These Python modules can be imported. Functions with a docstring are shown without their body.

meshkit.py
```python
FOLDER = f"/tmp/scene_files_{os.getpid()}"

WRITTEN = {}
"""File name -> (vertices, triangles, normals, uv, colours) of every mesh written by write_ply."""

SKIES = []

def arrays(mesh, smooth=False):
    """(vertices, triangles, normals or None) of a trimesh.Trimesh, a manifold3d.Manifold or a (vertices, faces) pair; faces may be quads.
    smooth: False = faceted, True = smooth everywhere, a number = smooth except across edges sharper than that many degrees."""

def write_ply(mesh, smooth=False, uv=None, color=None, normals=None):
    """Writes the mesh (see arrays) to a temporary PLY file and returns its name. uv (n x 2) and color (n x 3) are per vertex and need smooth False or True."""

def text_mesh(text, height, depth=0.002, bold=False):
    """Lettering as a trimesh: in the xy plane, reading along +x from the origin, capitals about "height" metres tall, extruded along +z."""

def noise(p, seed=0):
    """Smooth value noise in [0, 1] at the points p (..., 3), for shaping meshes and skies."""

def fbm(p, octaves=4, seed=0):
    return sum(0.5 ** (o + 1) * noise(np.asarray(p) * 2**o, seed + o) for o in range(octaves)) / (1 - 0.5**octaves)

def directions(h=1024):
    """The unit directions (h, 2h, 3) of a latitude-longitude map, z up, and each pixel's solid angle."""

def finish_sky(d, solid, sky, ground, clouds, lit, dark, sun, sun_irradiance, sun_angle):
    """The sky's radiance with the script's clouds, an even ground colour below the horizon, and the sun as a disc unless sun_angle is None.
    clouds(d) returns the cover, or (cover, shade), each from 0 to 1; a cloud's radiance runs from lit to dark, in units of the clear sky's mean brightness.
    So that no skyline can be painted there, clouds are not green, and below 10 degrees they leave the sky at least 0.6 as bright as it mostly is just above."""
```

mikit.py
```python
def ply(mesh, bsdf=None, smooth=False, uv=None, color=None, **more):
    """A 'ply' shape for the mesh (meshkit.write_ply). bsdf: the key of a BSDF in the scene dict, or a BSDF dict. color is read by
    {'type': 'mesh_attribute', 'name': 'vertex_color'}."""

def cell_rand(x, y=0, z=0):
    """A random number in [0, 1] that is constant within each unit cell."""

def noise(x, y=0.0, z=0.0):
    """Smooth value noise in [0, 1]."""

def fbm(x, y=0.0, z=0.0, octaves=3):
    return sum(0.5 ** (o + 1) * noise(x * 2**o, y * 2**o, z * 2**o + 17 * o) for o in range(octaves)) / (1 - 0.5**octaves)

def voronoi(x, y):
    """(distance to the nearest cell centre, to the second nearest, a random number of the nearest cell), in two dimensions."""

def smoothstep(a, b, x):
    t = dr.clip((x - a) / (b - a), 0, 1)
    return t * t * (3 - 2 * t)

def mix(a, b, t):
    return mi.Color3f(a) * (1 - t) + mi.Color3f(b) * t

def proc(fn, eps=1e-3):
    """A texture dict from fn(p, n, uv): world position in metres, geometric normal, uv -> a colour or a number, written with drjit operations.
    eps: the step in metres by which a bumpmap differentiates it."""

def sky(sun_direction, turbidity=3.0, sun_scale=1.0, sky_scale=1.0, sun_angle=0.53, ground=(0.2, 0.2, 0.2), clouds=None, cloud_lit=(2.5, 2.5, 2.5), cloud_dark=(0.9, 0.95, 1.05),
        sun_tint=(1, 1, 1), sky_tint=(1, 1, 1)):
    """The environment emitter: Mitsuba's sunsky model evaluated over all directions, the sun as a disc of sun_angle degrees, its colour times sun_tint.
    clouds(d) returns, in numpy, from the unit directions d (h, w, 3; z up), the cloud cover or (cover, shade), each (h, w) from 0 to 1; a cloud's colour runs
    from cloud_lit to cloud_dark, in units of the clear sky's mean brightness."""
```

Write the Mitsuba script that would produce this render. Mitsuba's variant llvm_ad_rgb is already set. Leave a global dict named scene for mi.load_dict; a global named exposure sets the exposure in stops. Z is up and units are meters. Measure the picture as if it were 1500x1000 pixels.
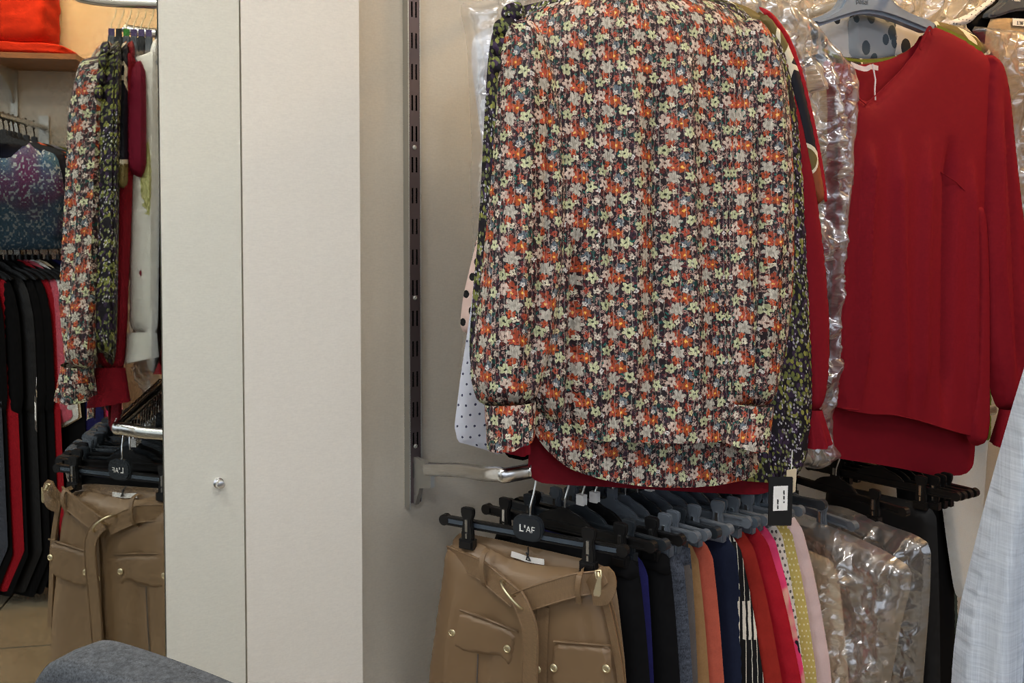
import math, random
import numpy as np, trimesh, shapely, mitsuba as mi, drjit as dr
import mikit, meshkit
from mikit import proc, noise, fbm, voronoi, cell_rand, smoothstep, mix
from shapely.geometry import Polygon, LineString, Point
from scipy.spatial import Delaunay
T4 = mi.ScalarTransform4f
scene, labels = {}, {}
random.seed(7)
RNG = np.random.default_rng(7)

# ------------------------------------------------------------------ camera, light, exposure
F, CX, HOR, CAMH = 1400.0, 750.0, 310.0, 1.55
PITCH = math.radians(2.1)
PPY = HOR + F * math.tan(PITCH)
CAM = np.array([0, 0, CAMH])
FWD = np.array([0, math.cos(PITCH), -math.sin(PITCH)])
UPV = np.array([0, math.sin(PITCH), math.cos(PITCH)])
scene['camera'] = {'type': 'perspective', 'fov': math.degrees(2 * math.atan(750 / F)), 'fov_axis': 'x', 'near_clip': 0.05, 'far_clip': 50.0,
                   'principal_point_offset_y': (500 - PPY) / 1000.0,
                   'to_world': T4().look_at(origin=CAM.tolist(), target=(CAM + FWD).tolist(), up=UPV.tolist())}
exposure = 0.0
# daylight through the open shop front behind the camera
def overcast(d):
    return np.ones(d.shape[:2]) * 0.85, np.ones(d.shape[:2]) * 0.35
scene['sky'] = mikit.sky((0.25, -0.5, 0.83), turbidity=4.0, sun_scale=0.0, sky_scale=9.0, sun_angle=3, clouds=overcast,
                         cloud_lit=(1.3, 1.35, 1.45), cloud_dark=(0.9, 0.95, 1.05))
LAMPS = [((-0.75, 0.55, 2.93), 0.6, 0.6, (16, 15.9, 15.6)), ((0.75, 0.35, 2.93), 0.6, 0.6, (16, 15.9, 15.6)),
         ((-0.2, -1.3, 2.93), 0.6, 0.6, (18, 18.2, 18.4))]
WARM_SPOT = [((1.72, 2.0, 2.9), 0.2, (52, 33, 15)), ((0.35, 1.35, 2.9), 0.16, (20, 17, 13))]

# ------------------------------------------------------------------ helpers
def lin(h):
    if isinstance(h, str):
        h = h.lstrip('#'); c = np.array([int(h[i:i+2], 16) for i in (0, 2, 4)]) / 255.0
    else:
        c = np.array(h, float)
    return [float(x) for x in np.where(c <= 0.04045, c / 12.92, ((c + 0.055) / 1.055) ** 2.4)]
def rgb(h): return {'type': 'rgb', 'value': lin(h)}
def two(b): return {'type': 'twosided', 'bsdf': b}
def mat(key, col, rough=0.7, spec=0.3, **kw):
    c = proc(col) if callable(col) else rgb(col)
    scene[key] = two({'type': 'principled', 'base_color': c, 'roughness': rough, 'specular': spec, **kw})
    return key
def metal(key, col, alpha):
    scene[key] = two({'type': 'roughconductor', 'material': 'none', 'specular_reflectance': rgb(col), 'alpha': alpha, 'distribution': 'ggx'}); return key
def bumped(key, col, fn, scale, rough=0.7, spec=0.25, **kw):
    c = proc(col) if callable(col) else rgb(col)
    scene[key] = two({'type': 'bumpmap', 'bump': proc(fn, eps=5e-4), 'scale': scale,
                      'bsdf': {'type': 'principled', 'base_color': c, 'roughness': rough, 'specular': spec, **kw}}); return key

def uniq(key):
    if key not in scene and key not in labels and not any(k.startswith(key + '__') for k in scene): return key
    i = 1
    while True:
        k = f'{key}_{i:03d}'
        if k not in scene and k not in labels and not any(q.startswith(k + '__') for q in scene): return k
        i += 1
def thing(name, label, cat, group=None):
    k = uniq(name); labels[k] = {'label': label, 'category': cat}
    if group: labels[k]['group'] = group
    return k
def put(parent, name, mesh, m, smooth=False, label=None, uv=None, to=None, kind=None):
    """One entry: a part of `parent`, or with parent None a top-level object."""
    key = uniq(name if parent is None else f'{parent}__{name}')
    d = mesh if isinstance(mesh, dict) else mikit.ply(mesh, m, smooth=smooth, uv=uv)
    d = dict(d)
    if to is not None: d['to_world'] = to
    scene[key] = d
    if label or kind:
        labels.setdefault(key, {})
        if label: labels[key]['label'] = label
        if kind: labels[key]['kind'] = kind
    return key
def struct(name, mesh, m, label=None, smooth=False, **kw):
    k = put(None, name, mesh, m, smooth=smooth, **kw); labels[k] = {'kind': 'structure'}
    if label: labels[k]['label'] = label
    return k

def cat(*ms): return trimesh.util.concatenate([m for m in ms if m is not None])
def box(x0, x1, y0, y1, z0, z1):
    m = trimesh.creation.box((x1 - x0, y1 - y0, z1 - z0)); m.apply_translation(((x0 + x1) / 2, (y0 + y1) / 2, (z0 + z1) / 2)); return m
def extr(poly, depth, bevel=0.0):
    """Polygon in (x, z) extruded from y = 0 to y = depth (front face at y = 0)."""
    if not isinstance(poly, Polygon): poly = Polygon(poly)
    if bevel > 0 and poly.buffer(-bevel).geom_type == 'Polygon':
        inner = poly.buffer(-bevel)
        import manifold3d as m3
        def cs(p): return m3.CrossSection([np.array(p.exterior.coords[:-1])] + [np.array(i.coords[:-1]) for i in p.interiors], m3.FillRule.EvenOdd)
        a = cs(poly).extrude(depth - 2 * bevel).translate((0, 0, bevel)); b = cs(inner).extrude(depth)
        mm = (a + b).to_mesh(); m = trimesh.Trimesh(mm.vert_properties[:, :3], mm.tri_verts)
    else:
        m = trimesh.creation.extrude_polygon(poly, depth, engine='earcut')
    v = m.vertices.copy(); m.vertices = np.stack([v[:, 0], depth - v[:, 2], v[:, 1]], 1)
    # (x, y, z) -> (x, depth - z, y): a rotation, keeps winding
    return m
def tube(pts, r, sides=8, flat=None, caps=True):
    """Polyline tube; r a number or one per point; flat=(sx, sz): radii along a fixed frame (elliptic section)."""
    p = np.asarray(pts, float); n = len(p); r = np.broadcast_to(r, (n,))
    t = np.gradient(p, axis=0); t /= np.linalg.norm(t, axis=1, keepdims=True) + 1e-12
    a = np.zeros_like(p); ref = np.array([0, 0, 1.0]) if abs(t[0, 2]) < 0.9 else np.array([0, 1.0, 0])
    prev = np.cross(t[0], ref); prev /= np.linalg.norm(prev)
    for i in range(n):
        prev = prev - t[i] * (prev @ t[i]); prev /= np.linalg.norm(prev) + 1e-12; a[i] = prev
    b = np.cross(t, a); ang = np.arange(sides) * 2 * np.pi / sides
    sa, sb = flat if flat else (1, 1)
    v = (p[:, None] + r[:, None, None] * (sa * np.cos(ang)[None, :, None] * a[:, None] + sb * np.sin(ang)[None, :, None] * b[:, None])).reshape(-1, 3)
    f = []
    for i in range(n - 1):
        for j in range(sides):
            k = (j + 1) % sides
            f += [[i*sides+j, i*sides+k, (i+1)*sides+k], [i*sides+j, (i+1)*sides+k, (i+1)*sides+j]]
    if caps:
        v = np.vstack([v, p[0], p[-1]])
        for j in range(sides):
            k = (j + 1) % sides
            f += [[n*sides, k, j], [n*sides+1, (n-1)*sides+j, (n-1)*sides+k]]
    m = trimesh.Trimesh(v, np.array(f), process=False); m.fix_normals(); return m
def lathe(profile, sides=24):
    return trimesh.creation.revolve(np.array(profile, float), sections=sides)
def curve(pts, n=24):
    """Catmull-Rom through the points."""
    p = np.asarray(pts, float); p = np.vstack([2*p[0]-p[1], p, 2*p[-1]-p[-2]]); out = []
    m = len(p) - 3
    for i in range(m):
        for t in np.linspace(0, 1, max(2, n // m), endpoint=(i == m - 1)):
            a, b, c, d = p[i:i+4]
            out.append(0.5 * (2*b + (c-a)*t + (2*a-5*b+4*c-d)*t*t + (3*b-a-3*c+d)*t**3))
    return np.array(out)

def ray(px, py):
    return FWD + (px - CX) / F * np.array([1.0, 0, 0]) - (py - PPY) / F * UPV
class Frame:
    """A garment's own frame: origin, r (to its right), u (up), n (out of its front). lean: how far the front comes forward per metre down."""
    def __init__(self, o, phi, lean=0.0):
        self.o = np.array(o, float); c, s = math.cos(math.radians(phi)), math.sin(math.radians(phi)); self.phi = phi
        self.r = np.array([c, s, 0]); g = np.array([s, -c, 0]); z = np.array([0, 0, 1.0])
        self.u = (z - lean * g) / math.hypot(1, lean); self.n = (g + lean * z) / math.hypot(1, lean)
    def seen(self, pts, d0=0.0):
        """Own coordinates (a, b) of what lies on this frame's plane (moved d0 forward) at the photograph's points."""
        out = []
        for px, py in pts:
            q = ray(px, py); o = self.o + d0 * self.n
            X = CAM + q * (((o - CAM) @ self.n) / (q @ self.n)) - o
            out.append((X @ self.r, X @ self.u))
        return np.array(out)
    def world(self, a, b, w):
        return self.o + np.multiply.outer(a, self.r) + np.multiply.outer(b, self.u) + np.multiply.outer(w, self.n)
    def T(self):
        """Frame as a matrix: local x = r, y = into the garment, z = u."""
        M = np.eye(4); M[:3, 0], M[:3, 1], M[:3, 2], M[:3, 3] = self.r, -self.n, self.u, self.o
        return T4(M)

def chaikin(p, k):
    p = np.asarray(p, float)
    for _ in range(k):
        q = np.roll(p, -1, axis=0); p = np.stack([0.8 * p + 0.2 * q, 0.2 * p + 0.8 * q], 1).reshape(-1, 2)
    return p
def seg_dist(P, line):
    """Distance and running parameter of points P to a polyline."""
    best = np.full(len(P), 1e9); par = np.zeros(len(P)); L = len(line) - 1
    for i in range(L):
        a, b = np.asarray(line[i], float), np.asarray(line[i+1], float); ab = b - a
        t = np.clip(((P - a) @ ab) / (ab @ ab + 1e-15), 0, 1)
        d = np.linalg.norm(P - a - t[:, None] * ab, axis=1); near = d < best
        best = np.where(near, d, best); par = np.where(near, (i + t) / L, par)
    return best, par
def cloth(fr, outline, T=0.02, R=0.05, folds=(), d0=0.0, res=0.01, wave=(0.0, 20.0), seed=0, hem=None, smooth=2, back=0.4, crumple=(0.0, 30.0), crease=0.0, bulge=None, drape=1.0):
    """A hanging piece of cloth with a front and a back sheet that meet along its outline (own coordinates a, b in metres).
    hem: b below which the outline is an open lower edge. folds: (polyline, width, depth). wave: upright folds (height, per metre)."""
    poly = Polygon(chaikin(outline, smooth)).buffer(0)
    if poly.geom_type != 'Polygon': poly = max(poly.geoms, key=lambda g: g.area)
    ring = poly.exterior; nb = max(12, int(ring.length / res))
    bp = np.array([ring.interpolate(i / nb, normalized=True).coords[0] for i in range(nb)])
    x0, y0, x1, y1 = poly.bounds
    gx, gy = np.meshgrid(np.arange(x0, x1, res), np.arange(y0, y1, res * 0.9)); gx = gx + (np.arange(len(gx)) % 2)[:, None] * res / 2
    g = np.stack([gx.ravel(), gy.ravel()], 1); inner = poly.buffer(-0.55 * res)
    g = g[shapely.contains_xy(inner, g[:, 0], g[:, 1])] if not inner.is_empty else np.zeros((0, 2))
    P = np.vstack([bp, g]); tri = Delaunay(P).simplices; c = P[tri].mean(1)
    tri = tri[shapely.contains_xy(poly, c[:, 0], c[:, 1])]
    e1, e2 = P[tri[:, 1]] - P[tri[:, 0]], P[tri[:, 2]] - P[tri[:, 0]]; cr = e1[:, 0] * e2[:, 1] - e1[:, 1] * e2[:, 0]
    tri = np.where((cr < 0)[:, None], tri[:, [0, 2, 1]], tri)
    # distance to the closed part of the outline
    rc = np.vstack([bp, bp[:1]])
    keep = [i for i in range(nb) if hem is None or max(rc[i, 1], rc[i+1, 1]) > hem]
    if keep:
        mid = np.array([(rc[i] + rc[i+1]) / 2 for i in keep]); from scipy.spatial import cKDTree
        d = cKDTree(np.vstack([mid, rc[keep], rc[[i+1 for i in keep]]])).query(P)[0]
    else: d = np.full(len(P), R)
    q = np.clip(d / R, 0, 1); prof = np.sqrt(1 - (1 - q) ** 2)
    w = T * prof
    if bulge is not None: w = w * bulge(P[:, 0], P[:, 1])
    m = np.clip(d / 0.02, 0, 1)
    down = np.clip((y1 - P[:, 1]) / (y1 - y0 + 1e-9), 0, 1) ** 0.7 * drape + (1 - drape)
    if wave[0]:
        pp = np.stack([P[:, 0] * wave[1], P[:, 1] * 1.1 + 3, np.full(len(P), seed * 7.3)], 1)
        w = w + wave[0] * (meshkit.fbm(pp, 2, seed) - 0.5) * 2 * m * down
    if crumple[0]:
        pp = np.stack([P[:, 0] * crumple[1], P[:, 1] * crumple[1], np.full(len(P), seed * 3.1)], 1)
        n1 = meshkit.fbm(pp, 3, seed + 5); w = w + crumple[0] * (1 - 2 * np.abs(2 * n1 - 1)) * m
    if crease:
        for kk, (fx, fy) in enumerate(((34, 12), (14, 40), (70, 46))):
            n2 = meshkit.noise(np.stack([P[:, 0] * fx + P[:, 1] * fy * .5, P[:, 1] * fy - P[:, 0] * fx * .4, np.full(len(P), seed + kk * 9.7)], 1), seed + kk)
            w = w + crease * (1 - np.abs(2 * n2 - 1)) ** 3 * m * (1.0, 1.2, .6)[kk]
        rg = np.random.default_rng(seed + 77)
        for dens, tilt in ((420, .30), (2200, .24)):
            area = (x1 - x0) * (y1 - y0); k = max(8, int(area * dens)); C = rg.uniform((x0, y0), (x1, y1), (k, 2)); G = rg.normal(0, tilt, (k, 2)) * (1.2, .8)
            th = (.35, -.5)[dens > 1000]; rot = np.array([[math.cos(th), -math.sin(th)], [math.sin(th), math.cos(th)]]) * np.array([[1.0], [.33]])
            from scipy.spatial import cKDTree
            near = cKDTree(C @ rot.T).query(P @ rot.T, k=4)[1]
            hgt = (G[near] * (P[:, None] - C[near])).sum(-1).max(1); w = w + (hgt - hgt.mean()) * np.clip(d / .05, 0, 1) * .8
    for f in folds:
        line, wd, dp = f[:3]
        ds, par = seg_dist(P, line); w = w + dp * np.exp(-(ds / wd) ** 2) * np.clip(np.minimum(par, 1 - par) * 6 + f[3] if len(f) > 3 else np.minimum(par, 1 - par) * 6, 0, 1) * np.clip(d / 0.012, 0, 1)
    wb = -back * T * prof + (0.3 * (w - T * prof) if back else 0)
    V = [fr.world(P[:, 0], P[:, 1], w + d0)]; Fc = [tri]; UV = [P]
    if back:
        V.append(fr.world(P[:, 0], P[:, 1], np.minimum(wb, w - 0.0015 * m) + d0)); Fc.append(tri[:, ::-1] + len(P)); UV.append(P)
    ac = (x0 + x1) / 2; side = np.tanh((P[:, 0] - ac) / .05)
    UV[0] = np.stack([P[:, 0] - side * T * (prof - 1), P[:, 1]], 1)
    return trimesh.Trimesh(np.vstack(V), np.vstack(Fc), process=False), np.vstack(UV)
def sew(parent, name, fr, outline, m, label=None, **kw):
    me, uv = cloth(fr, outline, **kw); return put(parent, name, me, m, smooth=True, uv=uv, label=label)

# ------------------------------------------------------------------ the place: wall with the rails, pillar, mirror, far wall
WPHI = 33.0
wc, ws = math.cos(math.radians(WPHI)), math.sin(math.radians(WPHI))
D = np.array([wc, ws, 0.0]); M = np.array([ws, -wc, 0.0]); Z = np.array([0, 0, 1.0])      # along the wall; out of the wall
B0 = np.array([-0.203, 1.90, 0.0])                                                          # foot of the slotted upright
MN = np.array([0.9165, -0.40, 0.0]); MN /= np.linalg.norm(MN); ML = np.array([-MN[1], MN[0], 0.0])   # mirror: normal, along
M0 = np.array([-0.403, 1.84, 0.0])
EDGE = M0 - 0.372 * ML                                                                      # where mirror meets pillar
def reflect(p):
    p = np.array(p, float); return p - 2 * ((p - M0) @ MN) * MN
def on_wall(px, off=0.0):
    """Ground point of the wall (moved off forward) in the photograph's column px."""
    k = (px - CX) / F; o = B0 + off * M; t = (k * o[1] - o[0]) / (D[0] - k * D[1]); return o + t * D
def WT(o, phi=WPHI):
    return Frame(o, phi).T()

# ------------------------------------------------------------------ materials
def wallpaper(c):
    base = lin(c)
    def fn(p, n, uv):
        h = p.x * wc + p.y * ws
        t = noise(h * 420, p.z * 420) * 0.5 + noise(h * 150, p.z * 900) * 0.5
        s = fbm(h * 2.0, p.z * 1.2, p.y)
        return mi.Color3f(base) * (0.93 + 0.10 * t + 0.05 * s)
    return fn
mat('m_wall', wallpaper('#ccc4b5'), 0.85, 0.15)
mat('m_panel', wallpaper('#d9d4ca'), 0.6, 0.3); mat('m_panel_cool', wallpaper('#cfcdc1'), 0.6, 0.3)
mat('m_ceiling', '#d8d6d0', 0.9, 0.1)
def tilefn(p, n, uv):
    return mix(lin('#8d826c'), lin('#a3977f'), fbm(p.x * 9, p.y * 9)) * (0.9 + 0.2 * noise(p.x * 120, p.y * 120))
mat('m_tile', tilefn, 0.35, 0.5)
mat('m_grout', '#4a4338', 0.9, 0.1)
def woodfn(p, n, uv):
    g = fbm(p.x * 60 + p.y * 60, p.z * 90, p.x * 3)
    return mix(lin('#6f4a2c'), lin('#8f6238'), g)
mat('m_wood', woodfn, 0.45, 0.4)
metal('m_chrome', '#e6e6e4', 0.05)
metal('m_steel', '#d2d3ce', 0.4)
metal('m_dark_steel', '#7a6e70', 0.25)
metal('m_gold', '#e0d2ae', 0.16)
scene['m_mirror'] = two({'type': 'conductor', 'material': 'none', 'specular_reflectance': rgb('#e2e4de')})
mat('m_black', '#0f0f10', 0.35, 0.5)
mat('m_black_soft', '#0c0c0e', 0.6, 0.35)
mat('m_dark_chrome_slot', '#060606', 0.8, 0.1)
mat('m_grey_plastic', '#565d65', 0.38, 0.45); mat('m_pale_plastic', '#8290a0', 0.38, 0.45)
mat('m_grey_plastic_dark', '#434d57', 0.38, 0.45)
mat('m_charcoal_plastic', '#23282d', 0.35, 0.5)
mat('m_white', '#e6e4df', 0.7, 0.3)
mat('m_white_text', '#efeeea', 0.6, 0.3)
mat('m_ink', '#15151a', 0.7, 0.2)
mat('m_purple', '#5b4f7c', 0.4, 0.4); mat('m_green', '#3f8f35', 0.4, 0.4)
mat('m_magenta', '#8b2a70', 0.6, 0.3)
scene['m_lamp_frame'] = two({'type': 'diffuse', 'reflectance': rgb('#e8e8e8')})

# --- woven prints, all in cloth coordinates (uv = metres)
def flower(x, y, R, petals, spin, notch=0.45):
    r = dr.sqrt(x * x + y * y) / R; a = dr.atan2(y, x) * (petals / 2.0) + spin
    return r / (1 - notch + notch * dr.abs(dr.cos(a)))
TW, TH, TS = 0.061, 0.0755, 0.0185
# (x, y down, radius, colour, centre colour, petals) in a tile of 0.061 x 0.0755 m, later ones lie on top
TILE = [(.020, .067, .0125, '#cfc7b9', '#8f8a80', 6), (.037, .030, .0075, '#6d7a84', '#2a2a35', 5), (.030, .053, .0050, '#5a1a1c', '#1a0a0c', 5), (.004, .053, .0048, '#6b2a22', '#1a0a0c', 5),
        (.055, .050, .0045, '#3f2438', '#0d0a10', 5), (.048, .024, .0045, '#174c46', '#0a2a26', 3), (.013, .012, .0045, '#7a2a20', '#1a0a0c', 5), (.058, .033, .0040, '#1a4a48', '#0a2a26', 3),
        (.019, .037, .0098, '#a8482f', '#2a0d0c', 5), (.0185, .048, .0088, '#cc583c', '#e0b068', 5), (.034, .0485, .0105, '#be5628', '#e8b454', 6),
        (.008, .041, .0100, '#e6cdbd', '#4a2a24', 5), (.046, .064, .0098, '#dfe2b4', '#20261a', 5), (.007, .018, .0098, '#cfd3a6', '#20261a', 5),
        (.016, .005, .0066, '#c85a34', '#5a120c', 5), (.0205, .014, .0055, '#f0e6cc', '#1c1418', 4), (.034, .0335, .0046, '#e6ded8', '#3a3038', 5), (.053, .012, .0060, '#eadccb', '#3a2a24', 5),
        (.058, .070, .0044, '#ece5e0', '#2a2028', 4), (.036, .010, .0062, '#b9503a', '#3a0f0c', 5), (.047, .040, .0052, '#d9c0b4', '#3a1a1a', 5), (.041, .019, .0046, '#e8d8a8', '#2a1a14', 5)]
def floral(p, n, uv):
    x, y = mi.Float(uv.x), -mi.Float(uv.y)
    x0, y0 = x, y
    x = x + 0.0030 * (noise(x0 * 190, y0 * 110, 2.0) - 0.5) + 0.0012 * (noise(x0 * 700, y0 * 420, 6.0) - 0.5); y = y + 0.0042 * (noise(x0 * 190, y0 * 90, 9.0) - 0.5) + 0.0016 * (noise(x0 * 700, y0 * 300, 4.0) - 0.5)
    vx, vy, vr = voronoi(x * 210, y * 210)
    c = mix(lin('#140c0e'), lin('#2a1a22'), fbm(x * 60, y * 60))
    c = mi.Color3f(dr.select((vr > 0.55) & (vx < 0.42) & (vx > 0.2), mi.Color3f(lin('#a98a80')), c))
    c = mi.Color3f(dr.select((vr < 0.22) & (vx < 0.4), mi.Color3f(lin('#5a2226')), c))
    c = mi.Color3f(dr.select((vr > 0.22) & (vr < 0.30) & (vx < 0.4), mi.Color3f(lin('#1c5a52')), c))
    for k, (fx, fy, R, col, mid, pet) in enumerate(TILE):
        i = dr.round((x - fx) / TW); dx = x - fx - i * TW
        dy = y - fy - i * TS; j = dr.round(dy / TH); dy = dy - j * TH
        rr = flower(dx, dy, R * 1.0, pet, 0.7 * k + 1.3 * cell_rand(i, j, k), 0.5)
        shade = 0.38 + 0.52 * noise(x0 * 900, y0 * 220, k * 3.0)
        c = dr.select(rr < 1, mi.Color3f(lin(col)) * shade, c); c = dr.select(rr < 0.25, mi.Color3f(lin(mid)), c)
    s = x * 1000 / 9.0; st = s - dr.floor(s)
    lurex = dr.select(st < 0.13, noise(x0 * 300, y0 * 45) * 0.42, 0.0)
    return mi.Color3f(c) * (1 - lurex) + mi.Color3f(0.75, 0.72, 0.62) * lurex
mat('m_floral', floral, 0.6, 0.3)
def leafy(p, n, uv):
    x, y = mi.Float(uv.x), -mi.Float(uv.y)
    c = mix(lin('#0d0c10'), lin('#1c1620'), fbm(x * 40, y * 40))
    for k, (S, lo, hi, cols) in enumerate([(85.0, .0, .42, ('#3a2a44', '#241a2c')), (150.0, .15, .40, ('#6c7148', '#4c5432')), (120.0, .1, .43, ('#8d8c46', '#5c6636')), (230.0, .2, .36, ('#dcd8e0', '#a9a4b4'))]):
        a = fbm(x * 14 + k * 9, y * 14, k * 1.7)
        d1, d2, r = voronoi((x + 0.004 * a) * S, (y - 0.3 * x) * S * 0.75)
        on = (d1 < hi) & (r > (0.35, 0.5, 0.55, 0.74)[k]) & (a > (0.2, .42, .45, .4)[k])
        if k == 3: on = on & (d1 > 0.14)
        c = dr.select(on, mix(lin(cols[0]), lin(cols[1]), cell_rand(r * 97, k)) , c)
    return mi.Color3f(c)
mat('m_leafy', leafy, 0.65, 0.25)
def weave(c, amt=0.14, f=1400.0):
    base = lin(c)
    def fn(p, n, uv):
        t = 0.5 * noise(uv.x * f, uv.y * f * 0.22) + 0.5 * noise(uv.x * f * 0.22, uv.y * f)
        return mi.Color3f(base) * (1 - amt + 2 * amt * t)
    return fn
mat('m_red', weave('#780a1b', 0.10), 0.8, 0.2)
mat('m_red_deep', weave('#6e0818', 0.10), 0.75, 0.2)
mat('m_maroon', weave('#6e0f28', 0.10), 0.75, 0.2)
mat('m_piping', '#a5101c', 0.6, 0.3)
def patches(p, n, uv):
    d1, d2, r = voronoi(uv.x * 11 + 0.6 * noise(uv.x * 20, uv.y * 20), uv.y * 8)
    c = dr.select(r < 0.4, mi.Color3f(lin('#12131f')), dr.select(r < 0.72, mi.Color3f(lin('#6a5c34')), mi.Color3f(lin('#8c4a2c'))))
    return dr.select(d2 - d1 < 0.07, mi.Color3f(lin('#ddd4bc')), c)
mat('m_patches', patches, 0.6, 0.3)
def dots(bg, fg, step, rad, jit=0.15, heart=False):
    a, b = lin(bg), lin(fg)
    def fn(p, n, uv):
        j = dr.floor(uv.y / step); xx = uv.x / step + 0.5 * (j - 2 * dr.floor(j / 2)); i = dr.floor(xx)
        dx = xx - i - 0.5 - jit * (cell_rand(i, j, 1) - 0.5); dy = uv.y / step - j - 0.5 - jit * (cell_rand(i, j, 2) - 0.5)
        r = dr.sqrt(dx * dx + dy * dy * 1.2)
        return dr.select(r < rad, mi.Color3f(b), mi.Color3f(a))
    return fn
mat('m_hearts', dots('#d9dde8', '#3a3e5a', 0.019, 0.13), 0.7, 0.25)
mat('m_polka', dots('#e4dfda', '#1a1a1c', 0.013, 0.14), 0.7, 0.25)
mat('m_white_dotted', dots('#d5d1c6', '#55524e', 0.012, 0.26), 0.7, 0.25)
def spots(p, n, uv):
    d1, d2, r = voronoi(uv.x * 24 + 0.3, uv.y * 19)
    return dr.select((d1 < 0.18 + 0.2 * r) & (r > 0.15), mi.Color3f(lin('#2c3138')), mi.Color3f(lin('#d2cfcc')))
mat('m_spots', spots, 0.7, 0.25)
def spots_grey(p, n, uv):
    d1, d2, r = voronoi(uv.x * 24 + 0.3, uv.y * 19)
    return dr.select((d1 < 0.18 + 0.2 * r) & (r > 0.15), mi.Color3f(lin('#4a5660')), mi.Color3f(lin('#9aa0a6')))
mat('m_spots_grey', spots_grey, 0.7, 0.25)
def pinkblack(p, n, uv):
    a = fbm(uv.x * 16, uv.y * 16, 1.0); b = fbm(uv.x * 24, uv.y * 20, 5.0)
    c = mix(lin('#d8386a'), lin('#d8a08e'), smoothstep(.4, .65, b)); return dr.select(a > .55, mi.Color3f(lin('#141018')), c)
mat('m_pinkblack', pinkblack, 0.6, 0.3)
mat('m_blush_spots', dots('#d8bdb2', '#141414', 0.03, 0.26, 0.5), 0.7, 0.25)
mat('m_olive', weave('#6c742a', 0.1), 0.7, 0.2)
def latt(p, n, uv):
    d1, d2, r = voronoi(uv.x * 110, uv.y * 110)
    return mix(lin('#8e9350'), lin('#c9c98e'), smoothstep(.05, .25, d2 - d1))
mat('m_limegreen', latt, 0.7, 0.25)
mat('m_white_cloth', weave('#d8d8d2', 0.06), 0.7, 0.25)
mat('m_cream_cloth', weave('#c9b89a', 0.06), 0.7, 0.25)
mat('m_beige_cloth', weave('#a48d6e', 0.06), 0.8, 0.2)
mat('m_black_cloth', weave('#08080a', 0.2), 0.85, 0.15)
mat('m_navy', weave('#141b30', 0.2), 0.8, 0.2)
mat('m_royal', weave('#17164a', 0.15), 0.8, 0.2)
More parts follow.
